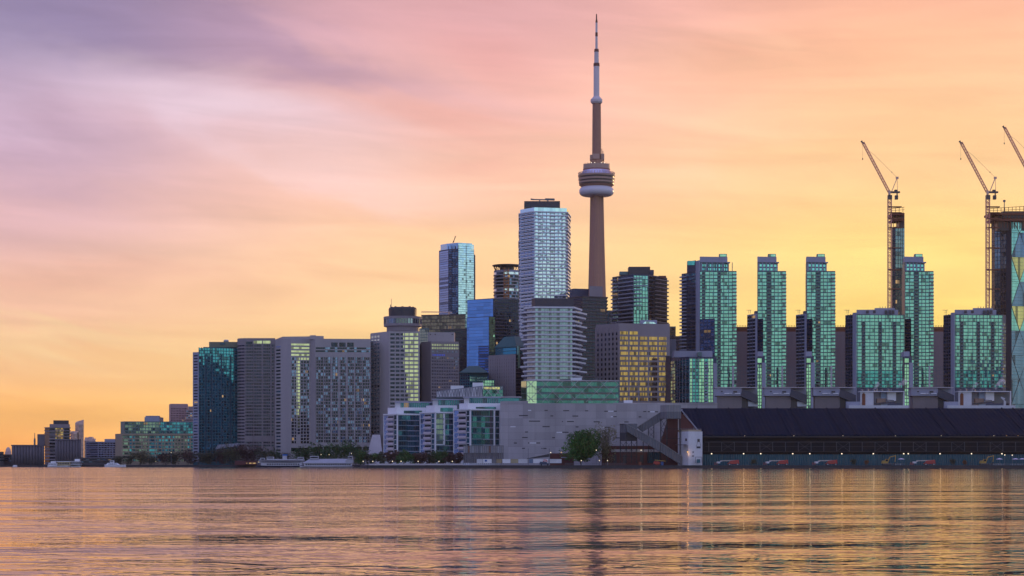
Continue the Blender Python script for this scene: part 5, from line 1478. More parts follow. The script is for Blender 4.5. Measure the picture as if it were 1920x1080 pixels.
for k in range(8):
    xa, xb = 818.5 + (905 - 818.5) * k / 8, 818.5 + (905 - 818.5) * (k + 1) / 8
    ta, tb = 734 - 10 * k / 8, 734 - 10 * (k + 1) / 8
    mm = MB(); mm.hexa([P0(xa, 744.5), P0(xb - .6, 744.2), P0(xb - .6, 744.2, 1306), P0(xa, 744.5, 1306), P0(xa + .4, ta + .5), P0(xb - .6, tb + .5), P0(xb - .6, tb + .5, 1307), P0(xa + .4, ta + .5, 1307)])
    mm.obj('truss_panel', WHITE_D if k % 2 else WHITE, b.root)
    for q in range(2):
        xx = xa + (xb - xa) * q / 2; xm = xx + (xb - xa) / 4; xn = xx + (xb - xa) / 2
        t_ = 734 - 10 * (xx - 818.5) / 86.5
        m.bar(P0(xx, 744, 1301.2), P0(xm, t_, 1301.2), 0.2); m.bar(P0(xm, t_, 1301.2), P0(xn, 744, 1301.2), 0.2)
m.bar(P0(818.5, 734, 1301.2), P0(905, 724, 1301.2), 0.35); m.bar(P0(818.5, 744.5, 1301.2), P0(905, 744, 1301.2), 0.35)
m.obj('truss_frame', solid('truss_steel', (0.22, 0.23, 0.27)), b.root)
bx('roof_unit', WHITE, b.root, 845, 869, 723, 733, 1316, 8); bx('roof_unit', WHITE, b.root, 886, 906, 717.5, 729, 1318, 8)
b.block('glass_end', GREENM, [(906.5, 1303), (943, 1307)], 724, 745, 20)
u = Bld('x', 'x', 'x', [(906.6, 1302.8), (943, 1306.8)], 724.2, GREENM, 18, ybase=744, root=b.root, wname='end_wall')
u.bands(907, 937, 725, 730, 1, 0.85, glass('glass_straw', (1.0, 0.82, 0.35), 3, .05, 0.0), 'bright_window_band'); u.bands(907, 942.5, 730.5, 744, 2, 0.85, G_LATT)
m = MB()
for xa in (908, 926):
    m.bar(P0(xa, 725, 1301.5), P0(xa + 16, 744, 1301.5), 0.2); m.bar(P0(xa + 16, 725, 1301.5), P0(xa, 744, 1301.5), 0.2)
m.obj('brace_frame', CONC_L, b.root)

# ------------------------------------------------------------------ conveyor towers and galleries
Yc = 1162
GAL = corrugated('grey_gallery_sheet', (0.13, 0.135, 0.15), 1.6, 0.15)
GAL_L = corrugated('pale_gallery_sheet', (0.24, 0.24, 0.24), 1.6, 0.15)
t = thing('transfer_tower', 'tall grey conveyor transfer tower on steel legs at the shed gable', 'tower', (X(1258, Yc), Yc, GZ))
m = MB(); m.prism([(X(1238, Yc + 6), Yc + 6), (X(1250.5, Yc), Yc), (X(1277, Yc), Yc), (X(1277, Yc + 12), Yc + 12), (X(1238, Yc + 14), Yc + 14)], Z(784.5, Yc), Z(759.5, Yc)); m.obj('housing', GAL_L, t)
m = MB(); m.prism([(X(1237.6, Yc + 6), Yc + 6), (X(1250.4, Yc - .3), Yc - .3), (X(1277.4, Yc - .3), Yc - .3), (X(1277.4, Yc + 12), Yc + 12), (X(1237.6, Yc + 14), Yc + 14)], Z(759.5, Yc), Z(758.4, Yc)); m.obj('roof', CONC_L, t)
m = MB()
b_ = MB(); b_.prism([(X(1238, Yc + 6), Yc + 5.8), (X(1250.5, Yc), Yc - .2), (X(1277, Yc), Yc - .2), (X(1277, Yc + 11), Yc + 11), (X(1238, Yc + 13), Yc + 13)], Z(784.8, Yc), Z(772, Yc)); b_.obj('lower_housing', GAL, t)
for q in ((1239, 6), (1250.5, .5), (1275, .5)):
    mm = MB(); pbar(mm, q[0], 784, q[0], 868.5, Yc + q[1], 0.42); mm.obj('leg', BLACKSTEEL, t)
for a0, a1 in ((786, 804), (804, 822)):
    pbar(m, 1239, a0, 1250.5, a1, Yc + 1, 0.16); pbar(m, 1250.5, a0, 1239, a1, Yc + 1, 0.16)
    pbar(m, 1239, a1, 1275, a1, Yc + 1, 0.16)
m.obj('brace_frame', BLACKSTEEL, t)
t = thing('transfer_tower', 'lower dark grey conveyor transfer tower on braced legs beside the pale tree', 'tower', (X(1178, Yc), Yc, GZ))
m = MB(); m.prism([(X(1162, Yc + 5), Yc + 5), (X(1173, Yc), Yc), (X(1195, Yc), Yc), (X(1195, Yc + 12), Yc + 12), (X(1162, Yc + 14), Yc + 14)], Z(811, Yc), Z(794, Yc)); m.obj('housing', GAL, t)
m = MB(); m.prism([(X(1162, Yc + 5.2), Yc + 5.2), (X(1173.3, Yc + .2), Yc + .2), (X(1194.8, Yc + .2), Yc + .2), (X(1194.8, Yc + 12), Yc + 12), (X(1162, Yc + 14), Yc + 14)], Z(826.5, Yc), Z(811, Yc)); m.obj('lower_housing', solid('dark_housing', (0.05, 0.05, 0.055)), t)
m = MB(); m.box(X(1161, Yc), X(1196, Yc), Yc + 1, Yc + 14, Z(794, Yc), Z(793, Yc)); m.obj('roof', CONC_L, t)
m = MB()
for px in (1163, 1174, 1184, 1194):
    mm = MB(); pbar(mm, px, 826, px, 868.5, Yc + 2, 0.32); mm.obj('leg', BLACKSTEEL, t)
for a, b_ in ((1163, 1174), (1174, 1184), (1184, 1194)):
    for y0, y1 in ((828, 842), (842, 856), (856, 868)): pbar(m, a, y0, b_, y1, Yc + 2, 0.13); pbar(m, b_, y0, a, y1, Yc + 2, 0.13)
pbar(m, 1163, 842, 1194, 842, Yc + 2, 0.2); pbar(m, 1163, 856, 1194, 856, Yc + 2, 0.2)
m.obj('brace_frame', BLACKSTEEL, t)
def gallery(label, top, bot, Y, w, legs):
    t = thing('conveyor_gallery', label, 'conveyor', (X(top[0][0], Y), Y, GZ))
    (xa, ya), (xb, yb) = top; (xc, yc), (xd, yd) = bot
    m = MB()
    p = lambda x, y, d=0: (X(x, Y), Y + d, Z(y, Y))
    m.hexa([p(xc, yc), p(xd, yd), p(xd, yd, w), p(xc, yc, w), p(xa, ya), p(xb, yb), p(xb, yb, w), p(xa, ya, w)]); m.obj('housing', GAL, t)
    m = MB(); m.hexa([p(xa, ya, -.3), p(xb, yb, -.3), p(xb, yb, w + .3), p(xa, ya, w + .3), p(xa, ya - 1.2, -.3), p(xb, yb - 1.2, -.3), p(xb, yb - 1.2, w + .3), p(xa, ya - 1.2, w + .3)]); m.obj('roof', GAL_L, t)
    for px, y0 in legs:
        mm = MB(); pbar(mm, px, y0, px, 868.5, Y + 1.5, .3); mm.obj('leg', BLACKSTEEL, t)
    m = MB()
    for (pa, ya_), (pb, yb_) in zip(legs[:-1], legs[1:]):
        if abs(pa - pb) < 14:
            y = max(ya_, yb_)
            while y < 860: pbar(m, pa, y, pb, y + 10, Y + 1.5, .12); pbar(m, pb, y, pa, y + 10, Y + 1.5, .12); y += 10
    if m.v: m.obj('brace_frame', BLACKSTEEL, t)
gallery('grey conveyor gallery climbing right between the two transfer towers', ((1195, 801.5), (1239, 773)), ((1205, 810), (1246, 785)), Yc + 8, 4, [(1216, 800), (1226, 795)])
gallery('grey conveyor gallery descending right from the lower transfer tower towards the white stair building', ((1174, 795.5), (1238, 830)), ((1176, 809), (1236, 846)), Yc - 5, 4, [(1206, 828)])
gallery('darker end of the conveyor gallery running down behind the white stair building', ((1238, 830), (1278, 856)), ((1236, 846), (1278, 872)), Yc - 1, 4, [])
b = Bld('stair_building', 'white rendered stair building by the water with an orange lamp on its corner', 'building', [(1271, 1166), (1290.7, 1156), (1317, 1158)], 809, WHITE_D, 14)
b.block('parapet', BEIGE, [(1272.5, 1165), (1290.7, 1157), (1315, 1159)], 805.5, 810, 10)
m = MB()
for k in range(10): pbar(m, 1273 + k * 4.6, 806, 1273 + k * 4.6, 803.5, 1159, .08)
pbar(m, 1273, 803.6, 1315, 803.6, 1159, .08); pbar(m, 1301, 806, 1301, 801.5, 1160, .3); m.obj('roof_railing', STEEL, b.root)
for xa, xb, ya, yb in ((1307.5, 1312, 823, 828.5), (1306, 1313.5, 837, 840.5), (1298.5, 1300.5, 846.5, 849), (1297.5, 1301, 854, 856), (1285, 1288, 822, 827)): b.panel(xa, xb, ya, yb, DARK, 'window', .1)
m = MB(); pbar(m, 1308, 828, 1306, 837, 1156.5, .1); pbar(m, 1312, 828, 1314, 837, 1156.5, .1); pbar(m, 1304, 868, 1304, 857, 1155, .15); pbar(m, 1304, 857, 1316, 857, 1155, .15); pbar(m, 1316, 857, 1316, 868, 1155, .15); m.obj('stair_frame', DARK, b.root)
m = MB(); m.box(X(1268, 1155), X(1287, 1155), 1154, 1160, Z(834.4, 1155), Z(833.4, 1155)); m.obj('canopy', DARK, b.root)
bx('tank', TEALM, b.root, 1307, 1313, 861, 868, 1154, 2)
wall_lamp(1289, 847, 1157, 'orange lamp glowing on the corner of the white stair building', None, LO, .4, 120)
# red brick sheds and yard behind the big tree
b = Bld('brick_shed', 'low red brick shed with a pale band behind the conveyor legs', 'shed', [(1128, 1180), (1246, 1180)], 836, REDBRICK, 20)
b.panel(1146, 1246, 842.5, 847.5, CONC_L, 'pale_band', .1)
for xa in (1150, 1168, 1200, 1215, 1228): b.panel(xa, xa + 6, 853, 868, DARK, 'door', .08)
b.panel(1214, 1246, 848, 868, TEALW, 'teal_cladding', .12)
b = Bld('brick_shed', 'low red brick shed with a grey lean-to roof, left of the big green tree', 'shed', [(1031, 1190), (1076, 1190)], 850, REDBRICK, 14)
m = MB(); p = lambda x, y, d: (X(x, 1189), 1189 + d, Z(y, 1189)); m.hexa([p(988, 860.5, 0), p(1032, 856.5, 0), p(1032, 856.5, 8), p(988, 860.5, 8), p(988, 859.5, 0), p(1032, 850.5, 0), p(1032, 850.5, 8), p(988, 859.5, 8)]); m.obj('lean_to', DARK, b.root)
bx('brick_wing', REDBRICK, b.root, 1053, 1066, 858.5, 868, 1180, 5); bx('wing_roof', CONC_B, b.root, 1052.5, 1066.5, 857, 858.5, 1179.5, 6)
wall_lamp(1032.5, 848.5, 1189, 'white lamp on the left corner of the lean-to brick shed', 'lamps on the lean-to brick shed', LW, .3, 0)
wall_lamp(1052.5, 848.2, 1189, 'orange lamp on the roof edge of the lean-to brick shed', 'lamps on the lean-to brick shed', LO, .3, 0)
wall_lamp(1202, 844, 1178, 'white lamp on the pale band behind the conveyor legs', None, LW, .3, 60)
# ------------------------------------------------------------------ trees
LEAF = {}
def crown_mesh(kind, seed, rx, rz, n, leaf, gap):
    """many small leaf clumps through an uneven volume, built round (0,0,0); returns a mesh"""
    rnd = random.Random(seed)
    lobes = []
    for k in range(13 if kind != 'column' else 6):
        a = rnd.uniform(0, 6.28); q = rnd.uniform(0.2, 0.72) if k else 0
        zq = rnd.uniform(-0.55, 0.62)
        if kind == 'ball': q *= 0.72; zq = rnd.uniform(-0.45, 0.42)
        lobes.append((rx * q * math.cos(a), rx * q * math.sin(a), rz * zq, rnd.uniform(0.34, 0.6) if kind != 'ball' else rnd.uniform(0.42, 0.6)))
    v, f = [], []
    for i in range(n):
        L = lobes[rnd.randrange(len(lobes))]
        while True:
            p = Vector((rnd.uniform(-1, 1), rnd.uniform(-1, 1), rnd.uniform(-1, 1)))
            if gap < p.length < 1: break
        c = Vector((L[0] + p.x * rx * L[3], L[1] + p.y * rx * L[3], L[2] + p.z * rz * L[3]))
        for _ in range(3):
            d = Vector((rnd.gauss(0, 1), rnd.gauss(0, 1), rnd.gauss(0, .7))) * leaf * 0.7
            u = Vector((rnd.uniform(-1, 1), rnd.uniform(-1, 1), rnd.uniform(-1, 1))).normalized() * leaf * rnd.uniform(.6, 1.2)
            w = u.cross(Vector((rnd.uniform(-1, 1), rnd.uniform(-1, 1), rnd.uniform(-1, 1)))).normalized() * leaf * rnd.uniform(.4, .9)
            j = len(v)
            v += [tuple(c + d - u), tuple(c + d + w), tuple(c + d + u), tuple(c + d - w)]
            f.append((j, j + 1, j + 2, j + 3))
    for ax in range(3):                                   # centre it and bring its spread to 1
        s = sorted(q[ax] for q in v); lo, hi = s[int(len(s) * .02)], s[int(len(s) * .98)]
        v = [tuple((c - (lo + hi) / 2) / ((hi - lo) / 2) if i == ax else c for i, c in enumerate(q)) for q in v]
    me = bpy.data.meshes.new('crown'); me.from_pydata(v, [], f)
    return me
def trunk_mesh(seed, h, r, spread, top):
    rnd = random.Random(seed)
    m = MB()
    def limb(a, b, r0, r1, n=7):
        a, b = Vector(a), Vector(b); d = (b - a).normalized()
        u = d.cross(Vector((.3, 1, 0))).normalized(); w = d.cross(u); i = len(m.v)
        for q, rr in ((a, r0), (b, r1)):
            for k in range(n):
                t = 6.283 * k / n; m.v.append(tuple(q + u * rr * math.cos(t) + w * rr * math.sin(t)))
        m.f.extend((i + k, i + (k + 1) % n, i + n + (k + 1) % n, i + n + k) for k in range(n))
    p = Vector((0, 0, 0)); q = Vector((rnd.uniform(-.3, .3), rnd.uniform(-.3, .3), h)); limb(p, q, r, r * .7)
    for k in range(8):
        a = 6.28 * k / 8 + rnd.uniform(-.3, .3)
        e = q + Vector((math.cos(a) * spread * rnd.uniform(.4, .9), math.sin(a) * spread * rnd.uniform(.4, .9), (top - h) * rnd.uniform(.4, .95)))
        mid = q + (e - q) * .5 + Vector((0, 0, .4)); limb(q, mid, r * .45, r * .28); limb(mid, e, r * .28, r * .08)
    me = bpy.data.meshes.new('trunk'); me.from_pydata(m.v, [], m.f)
    return me
GRN = leafy('leaf_green', (0.042, 0.10, 0.03), (0.085, 0.18, 0.05))
GRNB = leafy('leaf_fresh_green', (0.035, 0.12, 0.022), (0.08, 0.22, 0.035))
DKG = leafy('leaf_dark', (0.07, 0.085, 0.05), (0.12, 0.125, 0.065))
RED = leafy('leaf_red_brown', (0.085, 0.05, 0.045), (0.13, 0.075, 0.06))
PAL = leafy('leaf_pale_spring', (0.17, 0.16, 0.085), (0.28, 0.27, 0.14))
CM = {}
def tree(px, Y, wpx, ytop, label, mat, kind='round', group=None, n=230, seed=None, ybase=None, name='tree'):
    """a tree whose crown is wpx photo columns wide and reaches row ytop"""
    seed = seed if seed is not None else random.randrange(4)
    x = X(px, Y); rx = wpx / F * Y / 2; top = Z(ytop, Y) - GZ
    trunk_h = min(top * ((0.2 if n > 800 else 0.12) if kind != 'column' else 0.16), 3.6); rz = (top - trunk_h) / 2 * 1.02
    t = thing(name, label, 'tree', (x, Y, GZ), group)
    key = (kind, seed, n)
    if key not in CM: CM[key] = crown_mesh(kind, seed * 13 + n, 1.0, 1.0, n, 0.11 if n < 400 else (0.075 if n < 1500 else (0.034 if n == 1500 else 0.04)), 0.35)
    o = bpy.data.objects.new('crown', CM[key].copy() if False else CM[key]); 
    if not CM[key].materials: CM[key].materials.append(mat)
    COL.objects.link(o); o.parent = t; o.location = (0, 0, trunk_h + rz); o.scale = (rx, rx, rz)
    o.rotation_euler = (0, 0, random.uniform(0, 6.28))
    o.material_slots[0].link = 'OBJECT'; o.material_slots[0].material = mat
    tk = ('t', seed)
    if tk not in CM: CM[tk] = trunk_mesh(seed, 0.3, 0.035, 0.8, 0.95); CM[tk].materials.append(BARK)
    o2 = bpy.data.objects.new('trunk', CM[tk]); COL.objects.link(o2); o2.parent = t; o2.scale = (rx, rx, top)
    return t
# promenade row before the white framed condominiums
xs = [676, 690, 703, 716, 728, 741, 755, 768, 781, 794, 806, 818, 829, 840, 851, 862]
kinds = [GRN, DKG, GRN, DKG, RED, RED, GRN, GRN, RED, RED, DKG, GRN, GRN, RED, RED, RED]
for i, (px, mt) in enumerate(zip(xs, kinds)):
    lb = {GRN: 'small green tree in the clipped promenade row before the white framed condominiums', RED: 'small red brown tree in the clipped promenade row before the white framed condominiums', DKG: 'small dull olive tree in the clipped promenade row before the white framed condominiums'}[mt]
    gr = {GRN: 'green trees of the promenade row', RED: 'red brown trees of the promenade row', DKG: 'olive trees of the promenade row'}[mt]
    tree(px, 1158 + (i % 3), 17 + (i * 7) % 4, 847 + (i * 5) % 6, lb, mt, 'column', gr, 330)
# the two large trees by the brick shed
tree(1090, 1166, 56, 812, 'large dense round green tree in front of the pale slotted wall', GRNB, 'ball', None, 4200, 1)
tree(1134, 1178, 38, 803, 'taller sparse pale tree just right of the dense round green tree', PAL, 'round', None, 1500, 2)
# trees of the left shore
for i, (px, w, yt, mt) in enumerate([(224, 22, 856, DKG), (245, 20, 852, DKG), (262, 34, 845, PAL), (284, 22, 856, DKG), (306, 26, 850, RED), (329, 34, 847, DKG), (352, 26, 845, RED)]):
    lb = {DKG: 'dark olive tree at the foot of the beige stone terminal', PAL: 'pale willowy tree at the foot of the beige stone terminal', RED: 'brownish tree at the foot of the beige stone terminal'}[mt]
    tree(px, 1705 + i % 3 * 4, w, yt, lb, mt, 'round', {DKG: 'dark trees before the stone terminal', PAL: None, RED: 'brownish trees before the stone terminal'}[mt], 420, i % 4)
for i, (px, w, yt, mt) in enumerate([(378, 26, 849, DKG), (396, 30, 846, DKG), (413, 26, 844, RED), (432, 34, 838, DKG), (452, 34, 836, RED), (474, 34, 838, RED), (496, 32, 842, DKG), (512, 24, 845, GRN), (535, 24, 850, DKG)]):
    lb = {DKG: 'dark olive tree in the clump below the brown banded block', RED: 'bare brownish tree in the clump below the brown banded block', GRN: 'small bright green tree in the clump below the brown banded block'}[mt]
    tree(px, 1690 + i % 3 * 5, w, yt, lb, mt, 'round', {DKG: 'dark trees below the banded block', RED: 'brownish trees below the banded block', GRN: None}[mt], 420, i % 4)
for i, (px, w, yt) in enumerate([(558, 24, 842), (575, 26, 838), (594, 30, 833), (612, 22, 842), (628, 26, 832), (648, 30, 829), (667, 24, 834), (682, 20, 842)]):
    tree(px, 1685 + i % 3 * 5, w, yt, 'mid green tree at the apartment slab foot behind the moored ships', GRN, 'round', 'green trees behind the moored ships', 420, i % 4)
b = Bld('low_building', 'low brick canteen with warm lights left of the white ferry', 'building', [(440, 1655), (482, 1652)], 864, REDBRICK, 10)
b.bands(462, 480, 866, 871, 1, 0.4, glass('glass_warm_room', (0.6, 0.4, 0.2), 1.5, .5, .5), 'window_band')
m = MB(); p = lambda x, y, d=0, Y=1665: (X(x, Y), Y + d, Z(y, Y))
t = thing('glass_canopy', 'low sloped glass canopy roof over trees below the teal condominium', 'canopy', (X(430, 1730), 1730, GZ))
m = MB(); p = lambda x, y, d=0, Y=1728: (X(x, Y), Y + d, Z(y, Y)); m.hexa([p(404, 842), p(446, 836), p(446, 836, 12), p(404, 842, 12), p(408, 834), p(446, 831), p(446, 831, 12), p(408, 834, 12)]); m.obj('roof', CONC_B, t)
m = MB()
for k in range(7): pbar(m, 406 + k * 6.5, 842 - k, 410 + k * 6.2, 833 - k * .5, 1727.5, .25); 
m.obj('roof_frame', STEEL, t)
m = MB()
for q in (406, 425, 444): pbar(m, q, 841, q, 869, 1730, .35)
m.obj('support_frame', STEEL, t)

# ------------------------------------------------------------------ boats
def hull(m, x0, x1, w, z0, z1, Y, bow=0.16):
    """a hull pointed at both ends along x"""
    L = x1 - x0; s = []
    for k in range(13):
        f = k / 12; x = x0 + L * f
        hw = w / 2 * min(1, (math.sin(min(f, 1 - f) / bow * math.pi / 2) if min(f, 1 - f) < bow else 1) + .03)
        s.append((x, hw))
    i = len(m.v); n = len(s)
    for (x, hw) in s:
        sh_ = 0.5 * (abs(x - (x0 + x1) / 2) / (L / 2)) ** 2
        m.v += [(x, Y - hw * .8, z0), (x, Y - hw, z1 + sh_), (x, Y + hw, z1 + sh_), (x, Y + hw * .8, z0)]
    for k in range(n - 1):
        a, c = i + 4 * k, i + 4 * (k + 1)
        for q in range(4): m.f.append((a + q, c + q, c + (q + 1) % 4, a + (q + 1) % 4))
    m.f.append((i, i + 1, i + 2, i + 3)); e = i + 4 * (n - 1); m.f.append((e + 3, e + 2, e + 1, e))
HULLD = solid('dark_blue_hull', (0.02, 0.03, 0.06), 0.4)
def windows(parent, x0, x1, n, y0, y1, Y, mat=G_DARK):
    w = (x1 - x0) / n
    for k in range(n): bx('window', mat, parent, x0 + k * w + w * .2, x0 + (k + 1) * w - w * .2, y0, y1, Y, .12)
Yb = 1612
t = thing('ferry', 'white two deck harbour ferry with a blue funnel, moored below the apartment slab', 'ferry', (X(525, Yb), Yb, 0))
m = MB(); hull(m, X(480, Yb), X(576, Yb), 9, -0.4, Z(873.5, Yb), Yb, .12); m.obj('hull', HULLD, t)
bx('lower_deck', BOATW, t, 489, 566, 867.8, 873.2, Yb - 4, 8); windows(t, 500, 562, 14, 869.3, 871.4, Yb - 4.15)
m = MB(); hull(m, X(486, Yb), X(570, Yb), 9.4, Z(867.8, Yb), Z(866.8, Yb), Yb, .06); m.obj('deck', BOATW, t)
bx('upper_deck', solid('shaded_deck', (0.06, 0.07, 0.10)), t, 492, 562, 864, 867, Yb - 3.2, 6.4)  # dark colour holds the shade under the canopy deck
m = MB(); hull(m, X(485, Yb), X(571, Yb), 9, Z(864.2, Yb), Z(862.7, Yb), Yb, .06); m.obj('canopy_deck', BOATW, t)
for xa, xb, yt in ((488, 496, 858.5), (500, 513, 856.5), (558, 569, 857)): bx('wheelhouse', BOATW, t, xa, xb, yt, 863, Yb - 2, 4); bx('wheelhouse_window', G_DIM, t, xa + 1, xb - 1, yt + 1.3, yt + 3, Yb - 2.2, .3)
bx('cabin_roof', BOATW, t, 513, 556, 860.8, 863, Yb - 2, 4)
m = MB(); m.prism([(X(530, Yb), Yb - 1.5), (X(538, Yb), Yb - 1.5), (X(538, Yb), Yb + 1.5), (X(530, Yb), Yb + 1.5)], Z(862, Yb), Z(854, Yb)); m.obj('funnel', BOATW, t)
bx('funnel_cap', solid('blue_paint', (0.03, 0.14, 0.42)), t, 529.6, 538.4, 851.5, 854.5, Yb - 1.7, 3.4)
m = MB()
for q in (491, 504, 519, 546, 563): pbar(m, q, 863, q, 852.5 if q != 519 else 850, Yb, .12)
m.obj('mast_frame', STEEL, t)
m = MB()
for k in range(28): pbar(m, 487 + k * 3, 867, 487 + k * 3, 865, Yb - 4.3, .07)
pbar(m, 487, 865, 569, 865, Yb - 4.3, .07); m.obj('deck_railing', BOATW, t)
Yb = 1606
t = thing('restaurant_boat', 'white moored restaurant boat with a long sloping tent roof and two small wheelhouses', 'boat', (X(615, Yb), Yb, 0))
m = MB(); hull(m, X(562, Yb), X(668, Yb), 10, -0.4, Z(874.5, Yb), Yb, .1); m.obj('hull', BOATW, t)
bx('lower_deck', BOATW, t, 570, 660, 868, 874.5, Yb - 4, 8); windows(t, 572, 658, 20, 869.5, 872.3, Yb - 4.15)
m = MB(); p = lambda x, y, d: (X(x, Yb), Yb + d, Z(y, Yb))
m.hexa([p(568, 868.2, -4.6), p(661, 868.2, -4.6), p(661, 868.2, 4.6), p(568, 868.2, 4.6), p(581, 860.6, -.8), p(652, 860, -.8), p(652, 860, .8), p(581, 860.6, .8)]); m.obj('tent_roof', solid('pale_canvas', (0.40, 0.41, 0.46), .8), t)
for xa, xb, yt in ((581, 597, 855), (652, 661, 855.5)): bx('wheelhouse', BOATW, t, xa, xb, yt, 861, Yb - 2, 4); bx('wheelhouse_window', G_DARK, t, xa + 1, xb - 1, yt + 1.5, yt + 4, Yb - 2.2, .3)
m = MB()
for q in (583, 590, 596, 612, 655): pbar(m, q, 856 if q < 600 else 860, q, 851, Yb, .1)
m.obj('mast_frame', STEEL, t)
bx('bow_cabin', BOATW, t, 648, 662, 862, 868, Yb - 4.2, 5)
Yb = 1690
t = thing('tour_boat', 'white tour boat with three decks and small cabin, before the tall silo', 'boat', (X(141, Yb), Yb, 0))
m = MB(); hull(m, X(131, Yb), X(152, Yb), 6, -.3, Z(874, Yb), Yb); m.obj('hull', WHITE, t)
for k, (xa, xb) in enumerate(((132, 151), (132.5, 150.5), (133, 150))):
    bx('deck', WHITE, t, xa, xb, 870.6 - k * 3, 871.6 - k * 3, Yb - 3, 6); bx('deck_window', G_DARK, t, xa + .8, xb - .8, 871.6 - k * 3, 873.6 - k * 3, Yb - 2.6, 5)
bx('wheelhouse', WHITE, t, 140, 149, 860.5, 864.6, Yb - 1.5, 3); m = MB(); pbar(m, 145, 861, 145, 857, Yb, .15); m.obj('mast', STEEL, t)
t = thing('tour_boat', 'long pale tour boat with yellowish cabin moored left of the three deck boat', 'boat', (X(112, Yb), Yb, 0))
m = MB(); hull(m, X(89, Yb - 3), X(131, Yb - 3), 6, -.3, Z(873.5, Yb), Yb - 3); m.obj('hull', WHITE, t)
bx('cabin', solid('cream_paint', (0.45, 0.38, 0.22)), t, 108, 131, 866, 873, Yb - 5, 4); windows(t, 109, 130, 7, 868, 870.5, Yb - 5.15)
bx('roof', WHITE, t, 106, 132, 864.8, 866, Yb - 5.4, 5)
bx('fore_cabin', WHITE, t, 91, 107, 868, 873, Yb - 4.5, 3.5); windows(t, 92, 106, 5, 869.4, 871, Yb - 4.7); bx('wheelhouse', WHITE, t, 95, 104, 864.5, 868, Yb - 4, 3)
t = thing('small_boat', 'small white cabin boat at the foot of the low grain silo', 'boat', (X(28, 1700), 1700, 0))
m = MB(); hull(m, X(23.5, 1700), X(32.5, 1700), 3, -.2, Z(874.2, 1700), 1700); m.obj('hull', WHITE, t); bx('cabin', WHITE, t, 25, 31, 871.8, 874.3, 1699, 2)
Yb = 1660
t = thing('yacht', 'white yacht with a raised bridge at the foot of the blue grey glass office', 'yacht', (X(215, Yb), Yb, 0))
m = MB(); hull(m, X(196, Yb), X(236, Yb), 6, -.3, Z(872, Yb), Yb); m.obj('hull', WHITE, t)
m = MB(); p = lambda x, y, d: (X(x, Yb), Yb + d, Z(y, Yb))
m.hexa([p(198, 872.4, -2.4), p(226, 872.4, -2.4), p(226, 872.4, 2.4), p(198, 872.4, 2.4), p(203, 868, -2), p(219, 868, -2), p(219, 868, 2), p(203, 868, 2)]); m.obj('cabin', WHITE, t)
bx('bridge', WHITE, t, 206, 213, 863.5, 868, Yb - 1.6, 3.2); bx('bridge_window', G_DARK, t, 206.5, 212.5, 865, 866.6, Yb - 1.8, .3); windows(t, 203, 219, 5, 869.3, 870.8, Yb - 2.5)
m = MB(); pbar(m, 209, 864, 209, 858, Yb, .12); m.obj('mast', STEEL, t)

# ------------------------------------------------------------------ fence, containers, yard
Yq = 1156
t = thing('boarded_fence', 'tall boarded fence of grey and rusty panels on posts, below the third white condominium', 'fence', (X(905, Yq), Yq, GZ))
cols_ = [(0.30, 0.30, 0.33), (0.34, 0.32, 0.33), (0.24, 0.13, 0.10), (0.38, 0.38, 0.42), (0.28, 0.27, 0.28), (0.22, 0.22, 0.25)]
rnd = random.Random(4)
for k in range(19):
    xa = 869.5 + k * 3.95
    c = cols_[[3, 0, 2, 0, 3, 4, 0, 5, 3, 1, 0, 4, 2, 0, 1, 4, 3, 0, 4][k]]
    bx('board', solid('board_%d' % cols_.index(c), c, .85, var=.3), t, xa, xa + 3.7, 836, 849, Yq, .3)
    bx('board', solid('board_low_%d' % (k % 3), [(0.17, 0.16, 0.18), (0.15, 0.14, 0.16), (0.19, 0.17, 0.18)][k % 3], .85), t, xa, xa + 3.8, 849.6, 868, Yq + .4, .3)
m = MB()
for k in range(20): pbar(m, 869 + k * 3.95, 871, 869 + k * 3.95, 835, Yq - .3, .14)
for y in (835.5, 849.3, 860.5): pbar(m, 869, y, 944.5, y, Yq - .3, .16)
m.obj('post_frame', STEEL, t)
cont = [(894, 905, WHITE_D, 'white', 'first from the fence left end'), (905.6, 922, WHITE, 'white', 'with a blue mark, second from the fence left end'), (923, 930, solid('grey_box', (.2, .2, .22)), 'grey', 'between white ones behind the fence'),
        (930.6, 941, solid('tan_box', (.34, .27, .16)), 'tan', 'at the fence right end'), (942, 957, WHITE, 'white', 'right of the tan one'), (957.6, 971.5, solid('cream_box', (.42, .36, .22)), 'cream', 'left of the dark light pole'),
        (972, 989, WHITE_D, 'white', 'just left of the dark light pole'), (992, 999, solid('blue_box', (.16, .24, .36)), 'blue', 'just right of the dark light pole'), (999.8, 1028, WHITE, 'white', 'with a red scrawl beside the second light pole'),
        (1031, 1053, WHITE_D, 'white', 'touching the brick wing')]
CNT = solid('mark_red', (.5, .05, .06))
